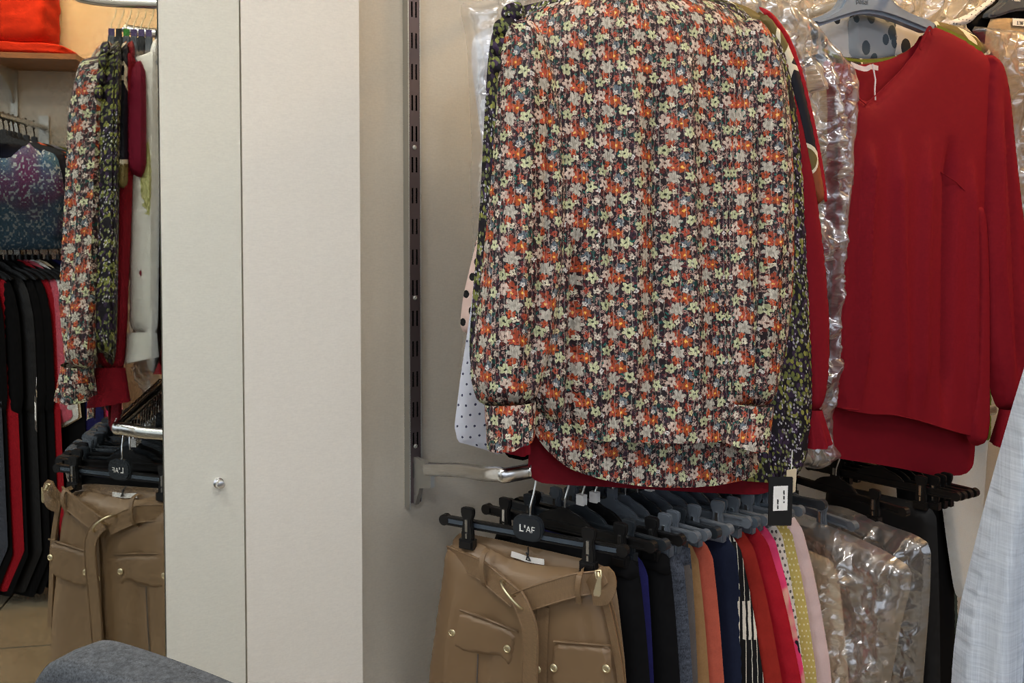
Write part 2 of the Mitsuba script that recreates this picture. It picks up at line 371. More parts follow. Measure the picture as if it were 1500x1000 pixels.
def tweed(p, n, uv):
    t = noise(uv.x * 700, uv.y * 500); s = noise(uv.x * 90, uv.y * 420)
    return mix(lin('#1b1e26'), lin('#565b66'), 0.6 * t + 0.4 * s)
mat('m_tweed', tweed, 0.85, 0.15)
mat('m_taupe', weave('#57504c', 0.1), 0.8, 0.2); mat('m_tan', weave('#8a6844', 0.1), 0.8, 0.2)
mat('m_coral', weave('#a8503e', 0.1), 0.8, 0.2); mat('m_rust', weave('#8a2118', 0.1), 0.8, 0.2)
mat('m_scarlet', weave('#9a0f1e', 0.1), 0.75, 0.2)
def stripes(p, n, uv):
    s = uv.x / 0.014; t = s - dr.floor(s); v = uv.y / 0.17; q = v - dr.floor(v)
    return dr.select((t < 0.14) | ((q < .4) & (t > .55)), mi.Color3f(lin('#cfc6b6')), mi.Color3f(lin('#0e0d0f')))
mat('m_stripes', stripes, 0.7, 0.2)
mat('m_yellow', dots('#b5a45c', '#d8d0a8', 0.011, 0.2), 0.7, 0.2)
mat('m_palepink', weave('#cdb3b0', 0.05), 0.35, 0.5)
def greenstripe(p, n, uv):
    s = uv.x / 0.012; t = s - dr.floor(s); return dr.select(t < 0.3, mi.Color3f(lin('#2c352f')), mi.Color3f(lin('#46514a')))
mat('m_greenstripe', greenstripe, 0.8, 0.2)
def linen(p, n, uv):
    x, y = uv.x, uv.y
    a = noise(x * 950, y * 30) * 0.5 + noise(x * 380, y * 14) * 0.5; b = noise(x * 30, y * 950) * 0.5 + noise(x * 14, y * 380) * 0.5
    return mix(lin('#8d97a5'), lin('#dce3ec'), 0.15 + 0.75 * (0.5 * a + 0.5 * b) + 0.12 * (fbm(x * 12, y * 12) - .5))
mat('m_linen', linen, 0.85, 0.15, sheen=0.3)
def heather(p, n, uv):
    t = noise(p.x * 900, p.y * 900, p.z * 420); s = noise(p.x * 260, p.y * 260, p.z * 900)
    return mix(lin('#24272b'), lin('#64696f'), 0.55 * t + 0.45 * s)
mat('m_heather', heather, 0.9, 0.1)
def leatherbump(p, n, uv):
    d1, d2, r = voronoi(uv.x * 900, uv.y * 900); return 0.5 * smoothstep(0, .25, d2 - d1) + 0.5 * fbm(uv.x * 60, uv.y * 60)
def leathercol(p, n, uv):
    return mix(lin('#6f5840'), lin('#80674b'), fbm(uv.x * 10, uv.y * 10))
bumped('m_leather', leathercol, leatherbump, 0.00018, 0.40, 0.5)
def ikat(p, n, uv):
    a = noise(uv.x * 160, uv.y * 130); b = fbm(uv.x * 7, uv.y * 7, 2.0)
    c = mix(lin('#48708f'), lin('#744070'), smoothstep(.45, .75, b)); c = mix(c, mi.Color3f(lin('#a9bccb')), smoothstep(.6, .8, a))
    return mix(mi.Color3f(c) * 0.22, c, smoothstep(-.36, -.14, uv.y))
mat('m_ikat', ikat, 0.8, 0.2)
mat('m_orange_red', weave('#b02a16', 0.08), 0.85, 0.2)
mat('m_bluegrey', weave('#56607a', 0.1), 0.8, 0.2)
mat('m_pink', weave('#c05a6a', 0.1), 0.8, 0.2)
scene['m_film'] = {'type': 'blendbsdf', 'weight': 0.17, 'a': {'type': 'thindielectric', 'int_ior': 2.1},
                   'b': {'type': 'blendbsdf', 'weight': 0.55, 'a': two({'type': 'diffuse', 'reflectance': rgb('#d8d8d8')}),
                         'b': two({'type': 'roughconductor', 'material': 'none', 'specular_reflectance': rgb('#f0f0f2'), 'alpha': .16})}}


# ------------------------------------------------------------------ the setting
def slab(a, b, z0, z1, thick, into):
    """Upright slab over ground line a-b, its face on that line, thickness along the vector into."""
    a, b, t = np.array(a[:2]), np.array(b[:2]), np.array(into[:2]) * thick
    v = np.array([[*q, z] for z in (z0, z1) for q in (a, b, b + t, a + t)])
    f = np.array([[0, 1, 5, 4], [1, 2, 6, 5], [2, 3, 7, 6], [3, 0, 4, 7], [4, 5, 6, 7], [3, 2, 1, 0]])
    m = trimesh.Trimesh(v, np.vstack([f[:, [0, 1, 2]], f[:, [0, 2, 3]]])); m.fix_normals(); return m
CORNER = B0 + 2.32 * D
RH = 3.0
struct('floor', box(-3.0, 5.0, -3.4, 5.0, -0.06, -0.006), 'm_grout', 'pale beige tiled shop floor')
tile = box(-0.1955, 0.1955, -0.1955, 0.1955, 0, 0.006); tile_ply = mikit.ply(tile, 'm_tile')
for i in range(-1, 9):
    for j in range(-1, 9):
        p = CORNER + (0.2 + 0.4 * i) * M - (0.2 + 0.4 * j) * D
        if -0.9 < p[0] < 3.2 and -0.6 < p[1] < 3.2:
            put('floor', 'tile', tile_ply, None, to=T4().translate([p[0], p[1], -0.006]) @ T4().rotate([0, 0, 1], WPHI))
struct('ceiling', box(-3.0, 5.0, -3.2, 5.0, RH, RH + 0.1), 'm_ceiling', 'white shop ceiling')
struct('wall_back', slab(B0 - 0.6 * D, CORNER + 0.1 * D, 0, RH, 0.12, -M), 'm_wall', 'beige textured wall that carries the clothes rails')
struct('wall_right', slab(CORNER - 0.1 * M, CORNER + 4.2 * M, 0, RH, 0.12, D), 'm_wall', 'warm beige side wall seen in the mirror')
wl = ML * -1
struct('wall_left', slab(EDGE - 0.016 * MN, EDGE - 0.016 * MN + 2.8 * wl, 0, RH, 0.1, -MN), 'm_wall', 'beige wall that the mirror stands against')
# pillar: two cover panels with a dark joint, proud of the wall
P0 = EDGE.copy(); PW = 0.339; PJ = 0.1295
pw = struct('wall_pillar', slab(P0 + 0.002 * D - 0.012 * M, P0 + PW * D - 0.012 * M, 0, RH, 0.122, -M), 'm_panel', 'pale pillar with two cover panels beside the mirror')
def panel(s0, s1):
    return slab(P0 + s0 * D, P0 + s1 * D, 0, RH - 0.01, 0.0118, -M)
put(pw, 'panel', panel(0.0015, PJ - 0.0016), 'm_panel_cool'); put(pw, 'panel', panel(PJ + 0.0016, PW), 'm_panel')
def on_plane(px, py, o, n):
    q = ray(px, py); return CAM + q * (((np.array(o) - CAM) @ n) / (q @ n))
kn = on_plane(320, 707, P0 + Z, M)
knob = lathe([(0, 0), (0.0085, 0), (0.0085, 0.0015), (0.0055, 0.003), (0.0055, 0.007), (0.0072, 0.009), (0.0072, 0.012), (0.0055, 0.0145), (0, 0.0155)])
put(pw, 'knob', knob, 'm_chrome', smooth=35, to=T4().translate(kn.tolist()) @ T4().rotate([0, 0, 1], WPHI) @ T4().rotate([1, 0, 0], 90), label='small chrome knob')

# mirror against the left wall
mr = thing('mirror', 'tall wall mirror left of the pale pillar reflecting the clothes rails', 'mirror')
e0, e1 = EDGE + 0.001 * wl, EDGE + 0.72 * wl
put(mr, 'glass', slab(e0, e1, 0.04, 2.45, 0.006, -MN), 'm_mirror')
put(mr, 'backing_board', slab(e0 - 0.0062 * MN, e1 - 0.0062 * MN, 0.0, 2.455, 0.0095, -MN), 'm_white')

# ceiling lamps
WHERE = {-.75: 'above the grey chair', .75: 'above the linen jacket', -.2: 'behind the camera', 1.72: 'near the side wall', .35: 'above the floral blouse'}
for (c, sx, sy, col) in LAMPS:
    lp = thing('ceiling_lamp', f'square white ceiling light panel, {WHERE[c[0]]}', 'lamp', 'square ceiling light panels')
    put(lp, 'diffuser', {'type': 'rectangle', 'to_world': T4().translate([c[0], c[1], c[2] - 0.001]) @ T4().rotate([1, 0, 0], 180) @ T4().scale([sx / 2, sy / 2, 1]),
                         'emitter': {'type': 'area', 'radiance': {'type': 'rgb', 'value': list(col)}}}, None)
    put(lp, 'housing', cat(box(c[0]-sx/2-.03, c[0]+sx/2+.03, c[1]-sy/2-.03, c[1]+sy/2+.03, c[2]+.001, RH)), 'm_lamp_frame')
for (c, r, col) in WARM_SPOT:
    lp = thing('ceiling_spotlight', f'round warm ceiling downlight {WHERE[c[0]]}', 'lamp', 'warm ceiling downlights')
    put(lp, 'diffuser', {'type': 'disk', 'to_world': T4().translate(list(c)) @ T4().rotate([1, 0, 0], 180) @ T4().scale([r, r, 1]),
                         'emitter': {'type': 'area', 'radiance': {'type': 'rgb', 'value': list(col)}}}, None)
    hs = trimesh.creation.cylinder(r + 0.02, RH - c[2] - 0.002, sections=32); hs.apply_translation((c[0], c[1], (RH + c[2] + 0.002) / 2)); put(lp, 'housing', hs, 'm_lamp_frame')

# ------------------------------------------------------------------ rail hardware
UP = Frame(B0, WPHI)              # local: x along the wall, y into the wall, z up
def upright(o, z0, z1, label):
    t = thing('slotted_upright', label, 'wall upright')
    fr = Frame(o, WPHI).T(); w, dp = 0.014, 0.022
    side = cat(box(-w, -w + 0.0025, -dp, 0, z0 - 0.012, z1), box(w - 0.0025, w, -dp, 0, z0, z1))
    put(t, 'channel', side, 'm_steel', to=fr, label='brushed steel side of the channel')
    plate = Polygon([(-w + .0025, z0), (w - .0025, z0), (w - .0025, z1), (-w + .0025, z1)])
    holes = []; z = z0 + 0.05
    while z < z1 - 0.05:
        for x in (-0.0045, 0.0045): holes.append(Polygon([(x - .0017, z), (x + .0017, z), (x + .0017, z + .03), (x - .0017, z + .03)]))
        z += 0.0605
    m = trimesh.creation.extrude_polygon(Polygon(plate.exterior.coords, [h.exterior.coords for h in holes]), 0.002, engine='earcut')
    v = m.vertices.copy(); m.vertices = np.stack([v[:, 0], -dp + 0.003 - v[:, 2], v[:, 1]], 1)
    put(t, 'slotted_face', m, 'm_dark_steel', to=fr, label='dark slotted face')
    put(t, 'slot_liner', box(-w + .003, w - .003, -dp + 0.010, -dp + 0.012, z0, z1), 'm_dark_chrome_slot', to=fr)
    scr = lathe([(0, 0), (0.0048, 0), (0.0044, 0.0015), (0.0022, 0.0026), (0.0014, 0.0012), (0, 0.0012)], 16)
    for zz in (1.676, 1.38, 1.085):
        put(t, 'screw', scr, 'm_steel', smooth=40, to=fr @ T4().translate([0, -dp + 0.0012, zz]) @ T4().rotate([1, 0, 0], 90))
    return t
upright(B0, 0.972, 2.6, 'dark slotted metal upright on the wall right of the pillar')
def oval(pts, h=0.013, w=0.0075, ref=None, sides=16):
    """Oval bar: half height h, half width w, upright section along a level or sloping line."""
    p = np.asarray(pts, float); n = len(p); t = np.gradient(p, axis=0); t /= np.linalg.norm(t, axis=1, keepdims=True)
    s = np.cross(t, Z); s /= np.linalg.norm(s, axis=1, keepdims=True); u = np.cross(s, t)
    ang = np.arange(sides) * 2 * np.pi / sides; hh = np.broadcast_to(h, (n,))[:, None, None]; ww = np.broadcast_to(w, (n,))[:, None, None]
    sq = lambda x: np.sign(x) * np.abs(x) ** 0.9
    v = (p[:, None] + ww * sq(np.cos(ang))[None, :, None] * s[:, None] + hh * sq(np.sin(ang))[None, :, None] * u[:, None]).reshape(-1, 3)
    f = [[i*sides+j, i*sides+(j+1) % sides, (i+1)*sides+(j+1) % sides, (i+1)*sides+j] for i in range(n-1) for j in range(sides)]
    f = np.array(f); f = np.vstack([f[:, [0, 1, 2]], f[:, [0, 2, 3]]]); v = np.vstack([v, p[0], p[-1]])
    c = [[n*sides, (j+1) % sides, j] for j in range(sides)] + [[n*sides+1, (n-1)*sides+j, (n-1)*sides+(j+1) % sides] for j in range(sides)]
    m = trimesh.Trimesh(v, np.vstack([f, c]), process=False); m.fix_normals(); return m
def bracket_plate(o, u0, u1, z):
    """Sheet bracket standing out of the wall at foot o."""
    pts = [(0.0, z + .014), (u0, z + .017), (u1, z + .018), (u1 + .004, z + .012), (u1 + .004, z - .028), (u0 + .02, z - .040), (u0, z - .078), (0.0, z - .072)]
    m = trimesh.creation.extrude_polygon(Polygon(pts), 0.009, engine='earcut'); v = m.vertices - [0, 0, 0.0045]
    m.vertices = np.array(o) * [1, 1, 0] + v[:, :1] * M + v[:, 1:2] * Z + v[:, 2:] * D; m.fix_normals(); return m
RZ = CAMH - 0.452                                # rail centre height
ra = thing('clothes_rail', 'chrome oval clothes rail low on the wall carrying skirts and trousers', 'clothes rail')
U0, UR = 0.024, 0.335
R0 = B0 + UR * M
put(ra, 'bracket', bracket_plate(B0 + 0.0 * D, 0.026, 0.088, CAMH - 0.503), 'm_steel', label='brushed sheet metal bracket')
armp = [B0 + 0.07 * M + Z * (CAMH - 0.5), B0 + 0.2 * M + Z * (CAMH - 0.472), B0 + (UR - .015) * M + Z * RZ, R0 + .008 * M + Z * RZ]
bend = [R0 - .036 * M + Z * (RZ - .004), R0 - .012 * M + .005 * D + Z * RZ, R0 + .012 * D + .0 * M + Z * RZ, R0 + .045 * D + Z * RZ]
path = np.vstack([curve(armp[:2] + [R0 - .06 * M + Z * (RZ - .009)] + bend, 60), [R0 + .3 * D + Z * RZ, R0 + .655 * D + Z * RZ]])
put(ra, 'rail', oval(path, .0132, .0095), 'm_chrome', smooth=50)
B2 = B0 + .64 * D
put(ra, 'bracket', bracket_plate(B2, 0.005, 0.088, CAMH - 0.503), 'm_steel')
put(ra, 'arm', oval(curve([q + .64 * D for q in armp], 24)), 'm_chrome', smooth=40)

AZ = CAMH + 0.486                                # upper arms, centre height under the front hooks
def top_arm(hook, label, beyond=0.075, zc=AZ):
    """Upper arm square to the wall through the front hook."""
    h = np.array([hook[0], hook[1], 0]); dist = (h - B0) @ M; foot = h - dist * M
    t = thing('display_arm', label, 'display arm')
    pl = slab(foot - .02 * D + .012 * M, foot + .02 * D + .012 * M, zc - .09, zc + .06, .0115, -M); put(t, 'wall_plate', pl, 'm_steel')
    pts = curve([foot + .01 * M + Z * (zc - .018), foot + .6 * dist * M + Z * (zc - .003), h + Z * zc, h + (beyond - .012) * M + Z * (zc + .007), h + beyond * M + Z * (zc + .016)], 28)
    tp = np.ones(len(pts)); tp[-3:] = (0.9, 0.7, 0.35)
    put(t, 'arm', oval(pts, 0.013 * tp, 0.0085 * tp), 'm_chrome', smooth=40)
    return foot, dist
HK1 = np.array([0.239, 1.72]); HK2 = np.array([0.56, 1.95]); HK3 = np.array([0.83, 2.15]); HK4 = np.array([1.332, 2.45])
top_arm(HK1, 'chrome display arm above the floral blouse')
top_arm(HK2, 'chrome display arm above the bagged garment between the floral and the red blouse')
top_arm(HK3, 'chrome display arm above the red tunic')
top_arm(HK4, 'chrome display arm at the top right above the bagged clothes')

# ------------------------------------------------------------------ hangers
def clip_hanger_parts():
    bar = cat(box(-.174, .174, -.0035, .0035, -.133, -.117), box(-.170, .170, -.0065, -.0035, -.1205, -.1172), box(-.170, .170, -.0065, -.0035, -.1330, -.1297))
    for s in (-1, 1):
        c = trimesh.creation.cylinder(.0098, .014, sections=18); c.apply_transform(trimesh.transformations.rotation_matrix(math.pi / 2, [1, 0, 0])); c.apply_translation((s * .174, 0, -.125)); bar = cat(bar, c)
    hp = [(0, 0, -.094), (.001, 0, -.075), (.004, .006, -.055), (.006, .0145, -.024)] + [(.006, .0125 * math.cos(a), -.0125 + .0142 * math.sin(a)) for a in np.linspace(0.1, math.pi + .5, 10)]
    hook = tube(curve(hp, 30), 0.0019, 6)
    clip = extr(Polygon(chaikin([(-.0095, -.014), (.0095, -.014), (.0125, .002), (.0105, .016), (.0085, .028), (.0135, .040), (.0125, .052), (-.0125, .052), (-.0135, .040), (-.0085, .028), (-.0105, .016), (-.0125, .002)], 1)), .010, .002)
    jaw = extr(Polygon([(-.0145, -.022), (.0145, -.022), (.0145, -.005), (-.0145, -.005)]), .020, .003); jaw.apply_translation((0, -.006, 0))
    clip = cat(clip, jaw); clip.apply_translation((0, -.018, -.143))
    spring = cat(box(-.0026, .0026, -.0205, -.0175, -.134, -.112), box(-.0018, .0018, -.0205, -.0175, -.146, -.137))
    hubp = Polygon([(.029 * math.copysign(abs(math.cos(a)) ** .6, math.cos(a)), .0225 * math.copysign(abs(math.sin(a)) ** .75, math.sin(a))) for a in np.linspace(0, 2 * math.pi, 36)[:-1]])
    hub = extr(hubp, .014, .003); hub.apply_translation((0, -.0125, -.112))
    fan = Polygon(chaikin([(-.062, -.124), (.062, -.124), (.054, -.112), (.038, -.102), (.016, -.096), (.008, -.090), (-.008, -.090), (-.016, -.096), (-.038, -.102), (-.054, -.112)], 1))
    fan = extr(fan, .007, .0015); fan.apply_translation((0, -.0035, 0))
    cap = cat(box(-.008, .008, -.006, .006, -.092, -.073))
    return bar, hook, clip, spring, hub, fan, cap
_b, _h, _c, _s, _hub, _fan, _cap = clip_hanger_parts()
HP = {}
for mm in ('m_black', 'm_grey_plastic', 'm_grey_plastic_dark', 'm_charcoal_plastic'):
    HP[mm] = dict(bar=mikit.ply(_b, mm), clip=mikit.ply(_c, mm, smooth=40), fan=mikit.ply(_fan, mm, smooth=40))
HP['hook'] = mikit.ply(_h, 'm_chrome', smooth=50); HP['spring'] = mikit.ply(_s, 'm_chrome')
HP['cap'] = {c: mikit.ply(_cap, c) for c in ('m_white', 'm_black', 'm_grey_plastic')}
def clip_hanger(fr, label, colour='m_black', cap=None, fan=True, group=None, clips=0.118, hook=True):
    t = thing('clip_hanger', label, 'hanger', group); X = fr.T()
    put(t, 'bar', HP[colour]['bar'], None, to=X)
    if hook: put(t, 'hook', HP['hook'], None, to=X, label='bent wire hook')
    for s in (-1, 1):
        c = put(t, 'clip', HP[colour]['clip'], None, to=X @ T4().translate([s * clips, 0, 0]))
        put(c, 'spring', HP['spring'], None, to=X @ T4().translate([s * clips, 0, 0]))
    if fan: put(t, 'neck', HP[colour]['fan'], None, to=X)
    if cap: put(t, 'size_cap', HP['cap'][cap], None, to=X)
    return t
SPLIT, DROP = .66, .055
def rail_point(s): return R0 + s * D + Z * (RZ + 0.0135 - (DROP if s > SPLIT else 0))
rb = thing('clothes_rail', 'second chrome rail behind the clear bags carrying black clip hangers', 'clothes rail')
put(rb, 'rail', oval(curve([R0 + (SPLIT + .005) * D + Z * (RZ - DROP), R0 + 1.0 * D + Z * (RZ - DROP), R0 + 1.5 * D + Z * (RZ - DROP)], 20), .013, .0075), 'm_chrome', smooth=40)
for q in (.70, 1.45): put(rb, 'arm', oval([B0 + q * D + .001 * M + Z * (RZ - DROP), B0 + q * D + (UR - .004) * M + Z * (RZ - DROP)]), 'm_chrome', smooth=40)

def top_hanger_parts():
    up = [(-.012, -.092), (-.012, -.112), (-.035, -.124), (-.10, -.140), (-.165, -.158), (-.20, -.176), (-.203, -.186), (-.19, -.188), (-.10, -.160), (-.03, -.146)]
    poly = Polygon(chaikin(up + [(-x, y) for x, y in up[::-1]], 2)); body = extr(poly, .016, .003); body.apply_translation((0, -.008, 0))
    hp = [(0, 0, -.092), (0, 0, -.066), (.001, .009, -.045), (.002, .0125, -.022)] + [(.002, .0125 * math.cos(a), -.0135 + .0148 * math.sin(a)) for a in np.linspace(0.1, math.pi + .4, 10)]
    return body, tube(curve(hp, 30), .0017, 6), cat(box(-.0075, .0075, -.0065, .0065, -.094, -.077))
_tb, _th, _tc = top_hanger_parts()
TH_HOOK = mikit.ply(_th, 'm_gold', smooth=50); TH_BODY = {m: mikit.ply(_tb, m, smooth=40) for m in ('m_grey_plastic', 'm_charcoal_plastic', 'm_black')}
TH_CAP = {m: mikit.ply(_tc, m) for m in ('m_purple', 'm_black', 'm_green')}
def top_hanger(fr, label, body='m_grey_plastic', cap='m_purple', group=None, sx=1.0):
    t = thing('coat_hanger', label, 'hanger', group); X = fr.T() @ T4().scale([sx, 1, 1])
    put(t, 'body', TH_BODY[body], None, to=X); put(t, 'hook', TH_HOOK, None, to=X, label='thin brass hook'); put(t, 'size_cap', TH_CAP[cap], None, to=X, label='coloured size cap')
    return t
def hook_frame(hk, i, phi, lean=0.0, step=0.0165, z=AZ + 0.0135):
    h = np.array([*hk, 0]) - i * step * M; return Frame(h + Z * z, phi, lean)
def shirt(w=.24, l=.72, shoulder=.155, neck=.075, flare=.05, hemround=.02):
    """Half-generic top: own outline in metres below its hook."""
    L = [(-neck, -.135), (-w * .55, -.15), (-w * .9, -.18), (-w, -.22), (-w - .005, -.35), (-w - flare * .4, -.55), (-w - flare, -l)]
    Rr = [(w + flare, -l), (w + flare * .4, -.55), (w + .005, -.35), (w, -.22), (w * .9, -.18), (w * .55, -.15), (neck, -.135)]
    return L + [(-w * .5, -l - hemround), (w * .5, -l - hemround)] + Rr + [(0, -.15)]
def sleeve_out(side, top=(.20, -.175), length=.55, w0=.075, w1=.055, sway=.03):
    s = side; x, y = top
    return [(s*(x-.05), y), (s*(x+.02), y-.02), (s*(x+.045), y-.14), (s*(x+.045+sway), y-length*.6), (s*(x+.03+sway), y-length), (s*(x+.03+sway-w1*1.6), y-length), (s*(x-w0+.02), y-length*.55), (s*(x-w0), y-.12)]

# ------------------------------------------------------------------ floral blouse, first on its arm
fb = hook_frame(HK1, 0, 19, lean=0.05)
top_hanger(hook_frame(HK1, 0, 19), 'grey coat hanger with a purple cap holding the orange floral blouse', cap='m_purple')
bl = thing('floral_blouse', 'long-sleeved blouse with orange, cream and plum flowers hanging in front of the other tops', 'blouse')
S = fb.seen
front_hem = S([(930, 640)])[0][1]
fold = lambda pts, w, d: (S(pts), w, d)
sew(bl, 'back_panel', fb, S([(770, 560), (772, 612), (792, 652), (830, 686), (880, 701), (930, 709), (985, 712), (1040, 710), (1085, 700), (1106, 690), (1112, 640), (1120, 560), (1100, 500), (800, 500)]), 'm_floral',
    T=.012, R=.05, d0=.004, wave=(.006, 16), seed=3, hem=S([(900, 690)])[0][1], res=.009)
sew(bl, 'front_panel', fb, S([(905, -8), (850, -6), (790, 10), (752, 32), (735, 70), (726, 160), (722, 250), (720, 340), (716, 430), (730, 520), (768, 585), (790, 612), (835, 637), (880, 641), (930, 641), (985, 642), (1035, 641), (1060, 632), (1100, 610), (1125, 520), (1136, 400), (1140, 280), (1138, 170), (1124, 90), (1098, 36), (1060, 8), (1010, -6), (985, -6), (945, -4)]), 'm_floral',
    T=.045, R=.09, wave=(.012, 15), seed=1, hem=S([(900, 625)])[0][1], res=.008,
    folds=[fold([(832, 330), (828, 470), (824, 600), (826, 636)], .010, -.028), fold([(905, 80), (912, 300), (905, 630)], .018, .018), fold([(985, 60), (990, 300), (1000, 640)], .018, .018),
           fold([(950, 120), (948, 380), (950, 640)], .014, -.018), fold([(860, 200), (866, 450), (866, 640)], .014, .010)])
LS = [(760, 28), (738, 44), (726, 80), (721, 160), (714, 260), (705, 350), (694, 450), (683, 530), (685, 560), (696, 592), (772, 590), (790, 545), (806, 480), (816, 400), (820, 300), (816, 200), (804, 110), (786, 50)]
sew(bl, 'sleeve', fb, S(LS), 'm_floral', T=.040, R=.035, d0=.022, wave=(.009, 26), seed=4, res=.008,
    folds=[fold([(760, 60), (752, 300), (735, 560)], .012, .014), fold([(790, 120), (785, 350), (755, 585)], .008, -.014), fold([(735, 250), (720, 430), (712, 585)], .008, -.010)])
RS = [(1088, 26), (1112, 50), (1132, 100), (1143, 180), (1147, 280), (1147, 380), (1143, 450), (1134, 520), (1122, 575), (1112, 594), (1050, 590), (1042, 540), (1036, 470), (1036, 400), (1042, 300), (1050, 200), (1062, 110), (1072, 50)]
sew(bl, 'sleeve', fb, S(RS), 'm_floral', T=.040, R=.035, d0=.022, wave=(.009, 26), seed=6, res=.008,
    folds=[fold([(1105, 60), (1118, 300), (1085, 580)], .012, .014), fold([(1070, 120), (1066, 350), (1072, 585)], .010, .010), fold([(1090, 200), (1092, 400), (1080, 588)], .007, -.014)])
def cuff(parent, fr, pts, m, d0, r=.026, flare=1.2, seed=0, ruffle=.004, n=28):
    """An open cuff: a flattened ring of cloth between an upper and a lower edge (own coordinates: left top, right top, left bottom, right bottom)."""
    (lt, rt, lb, rb) = [np.array(q) for q in pts]; ang = np.linspace(0, 2 * np.pi, n + 1); rows = 7; V = []; UV = []
    for k in range(rows):
        t = k / (rows - 1); l, q = lt + (lb - lt) * t, rt + (rb - rt) * t; c, h = (l + q) / 2, (q - l) / 2
        ruf = ruffle * t * np.sin(ang * 7 + seed); a = c[0] + h[0] * np.cos(ang) * (1 + .1 * math.sin(t * 3) * 0); b = c[1] + h[1] * np.cos(ang) - .006 * t * np.sin(ang)
        w = (r * (1 + (flare - 1) * t) + ruf) * np.sin(ang); V.append(fr.world(a, b, w + d0)); UV.append(np.stack([ang * h[0], b], 1))
    V = np.vstack(V); N = n + 1; f = []
    for k in range(rows - 1):
        for j in range(n): f += [[k*N+j, (k+1)*N+j, (k+1)*N+j+1], [k*N+j, (k+1)*N+j+1, k*N+j+1]]
    return put(parent, 'cuff', trimesh.Trimesh(V, np.array(f), process=False), m, smooth=True, uv=np.vstack(UV))
cuff(bl, fb, S([(700, 588), (772, 582), (704, 652), (770, 628)]), 'm_floral', .04, .030, 1.25, 1, .005)
cuff(bl, fb, S([(1052, 586), (1113, 590), (1042, 640), (1104, 652)]), 'm_floral', .04, .028, 1.25, 2, .004)

# ------------------------------------------------------------------ the tops behind it on the same arm
f2 = hook_frame(HK1, 1, 20, lean=0.03); S = f2.seen
top_hanger(hook_frame(HK1, 1, 20), 'black-capped coat hanger second on the arm holding the olive leaf print blouse', 'm_charcoal_plastic', 'm_black')
g2 = thing('leaf_print_blouse', 'black blouse with olive leaves and small white flowers peeking out behind the floral blouse', 'blouse')
sew(g2, 'body', f2, S([(860, -6), (800, 0), (745, 14), (722, 40), (714, 90), (708, 200), (702, 320), (694, 420), (688, 500), (700, 560), (800, 620), (1000, 690), (1124, 706), (1166, 692), (1176, 640), (1180, 540), (1176, 420), (1172, 320), (1166, 220), (1152, 120), (1130, 60), (1080, 2), (1000, -6)]), 'm_leafy', T=.02, R=.05, wave=(.006, 18), seed=11, hem=S([(1140, 660)])[0][1])
sew(g2, 'sleeve', f2, S([(745, 16), (724, 40), (716, 90), (708, 200), (700, 330), (690, 430), (684, 520), (694, 560), (790, 575), (800, 300), (790, 60)]), 'm_leafy', T=.03, R=.03, d0=.008, wave=(.006, 30), seed=12)
sew(g2, 'sleeve', f2, S([(1120, 40), (1142, 70), (1160, 150), (1170, 250), (1176, 380), (1182, 500), (1184, 600), (1172, 690), (1125, 706), (1105, 640), (1115, 400), (1105, 100)]), 'm_leafy', T=.026, R=.03, d0=.006, wave=(.007, 30), seed=13)
rf = []
for k, (x, y) in enumerate([(735, 22), (722, 44), (716, 72), (713, 100)]):
    sew(g2, 'shoulder_ruffle', f2, S([(x - 8, y + 8), (x - 4, y - 10), (x + 22, y - 18), (x + 30, y + 10), (x + 12, y + 20)]), 'm_leafy', T=.012, R=.012, d0=.02 + .004 * k, res=.005, wave=(.006, 90), seed=20 + k, drape=0)

f3 = hook_frame(HK1, 2, 20, lean=0.02); S = f3.seen
top_hanger(hook_frame(HK1, 2, 20), 'green-capped coat hanger third on the arm holding the colour-block dress', cap='m_green')
g3 = thing('block_print_dress', 'navy, olive and brown block print dress with red edging behind the floral blouse', 'dress')
sew(g3, 'body', f3, S([(860, -6), (780, 10), (740, 60), (735, 200), (730, 400), (800, 560), (1150, 560), (1178, 420), (1172, 200), (1130, 30), (1080, 2), (1000, -6)]), 'm_patches', T=.015, R=.05, seed=31)
sew(g3, 'sleeve', f3, S([(1104, 14), (1122, 26), (1146, 58), (1166, 110), (1182, 180), (1196, 250), (1203, 296), (1186, 304), (1172, 260), (1150, 150), (1120, 60)]), 'm_patches', T=.022, R=.02, d0=.006, seed=32, res=.007)
sew(g3, 'edging', f3, S([(1100, 10), (1124, 20), (1150, 55), (1169, 108), (1186, 180), (1199, 248), (1205, 296), (1199, 297), (1193, 250), (1180, 184), (1163, 112), (1144, 62), (1120, 32)]), 'm_piping', T=.006, R=.006, d0=.016, res=.005, label='narrow red edging')
sew(g3, 'sleeve', f3, S([(770, 20), (745, 40), (732, 100), (722, 190), (706, 262), (722, 272), (780, 240), (790, 60)]), 'm_patches', T=.022, R=.02, d0=.006, seed=33, res=.008)

f4 = hook_frame(HK1, 3, 20, lean=0.05); S = f4.seen
top_hanger(hook_frame(HK1, 3, 20), 'purple-capped coat hanger fourth on the arm holding the red blouse', cap='m_purple')
g4 = thing('red_blouse', 'red blouse whose hem and right sleeve show around the floral blouse', 'blouse')
sew(g4, 'body', f4, S([(860, -6), (790, 10), (750, 60), (740, 300), (760, 560), (776, 640), (772, 704), (830, 708), (920, 712), (1020, 718), (1100, 722), (1124, 716), (1140, 600), (1170, 300), (1130, 40), (1080, 2), (1000, -6)]), 'm_red_deep', T=.016, R=.04, wave=(.005, 14), seed=41, hem=S([(900, 690)])[0][1])
sew(g4, 'sleeve', f4, S([(1090, 20), (1130, 50), (1165, 150), (1186, 260), (1200, 360), (1208, 450), (1209, 530), (1203, 580), (1194, 604), (1172, 602), (1160, 500), (1150, 300), (1120, 100)]), 'm_red', T=.03, R=.03, d0=.004, wave=(.004, 24), seed=42)
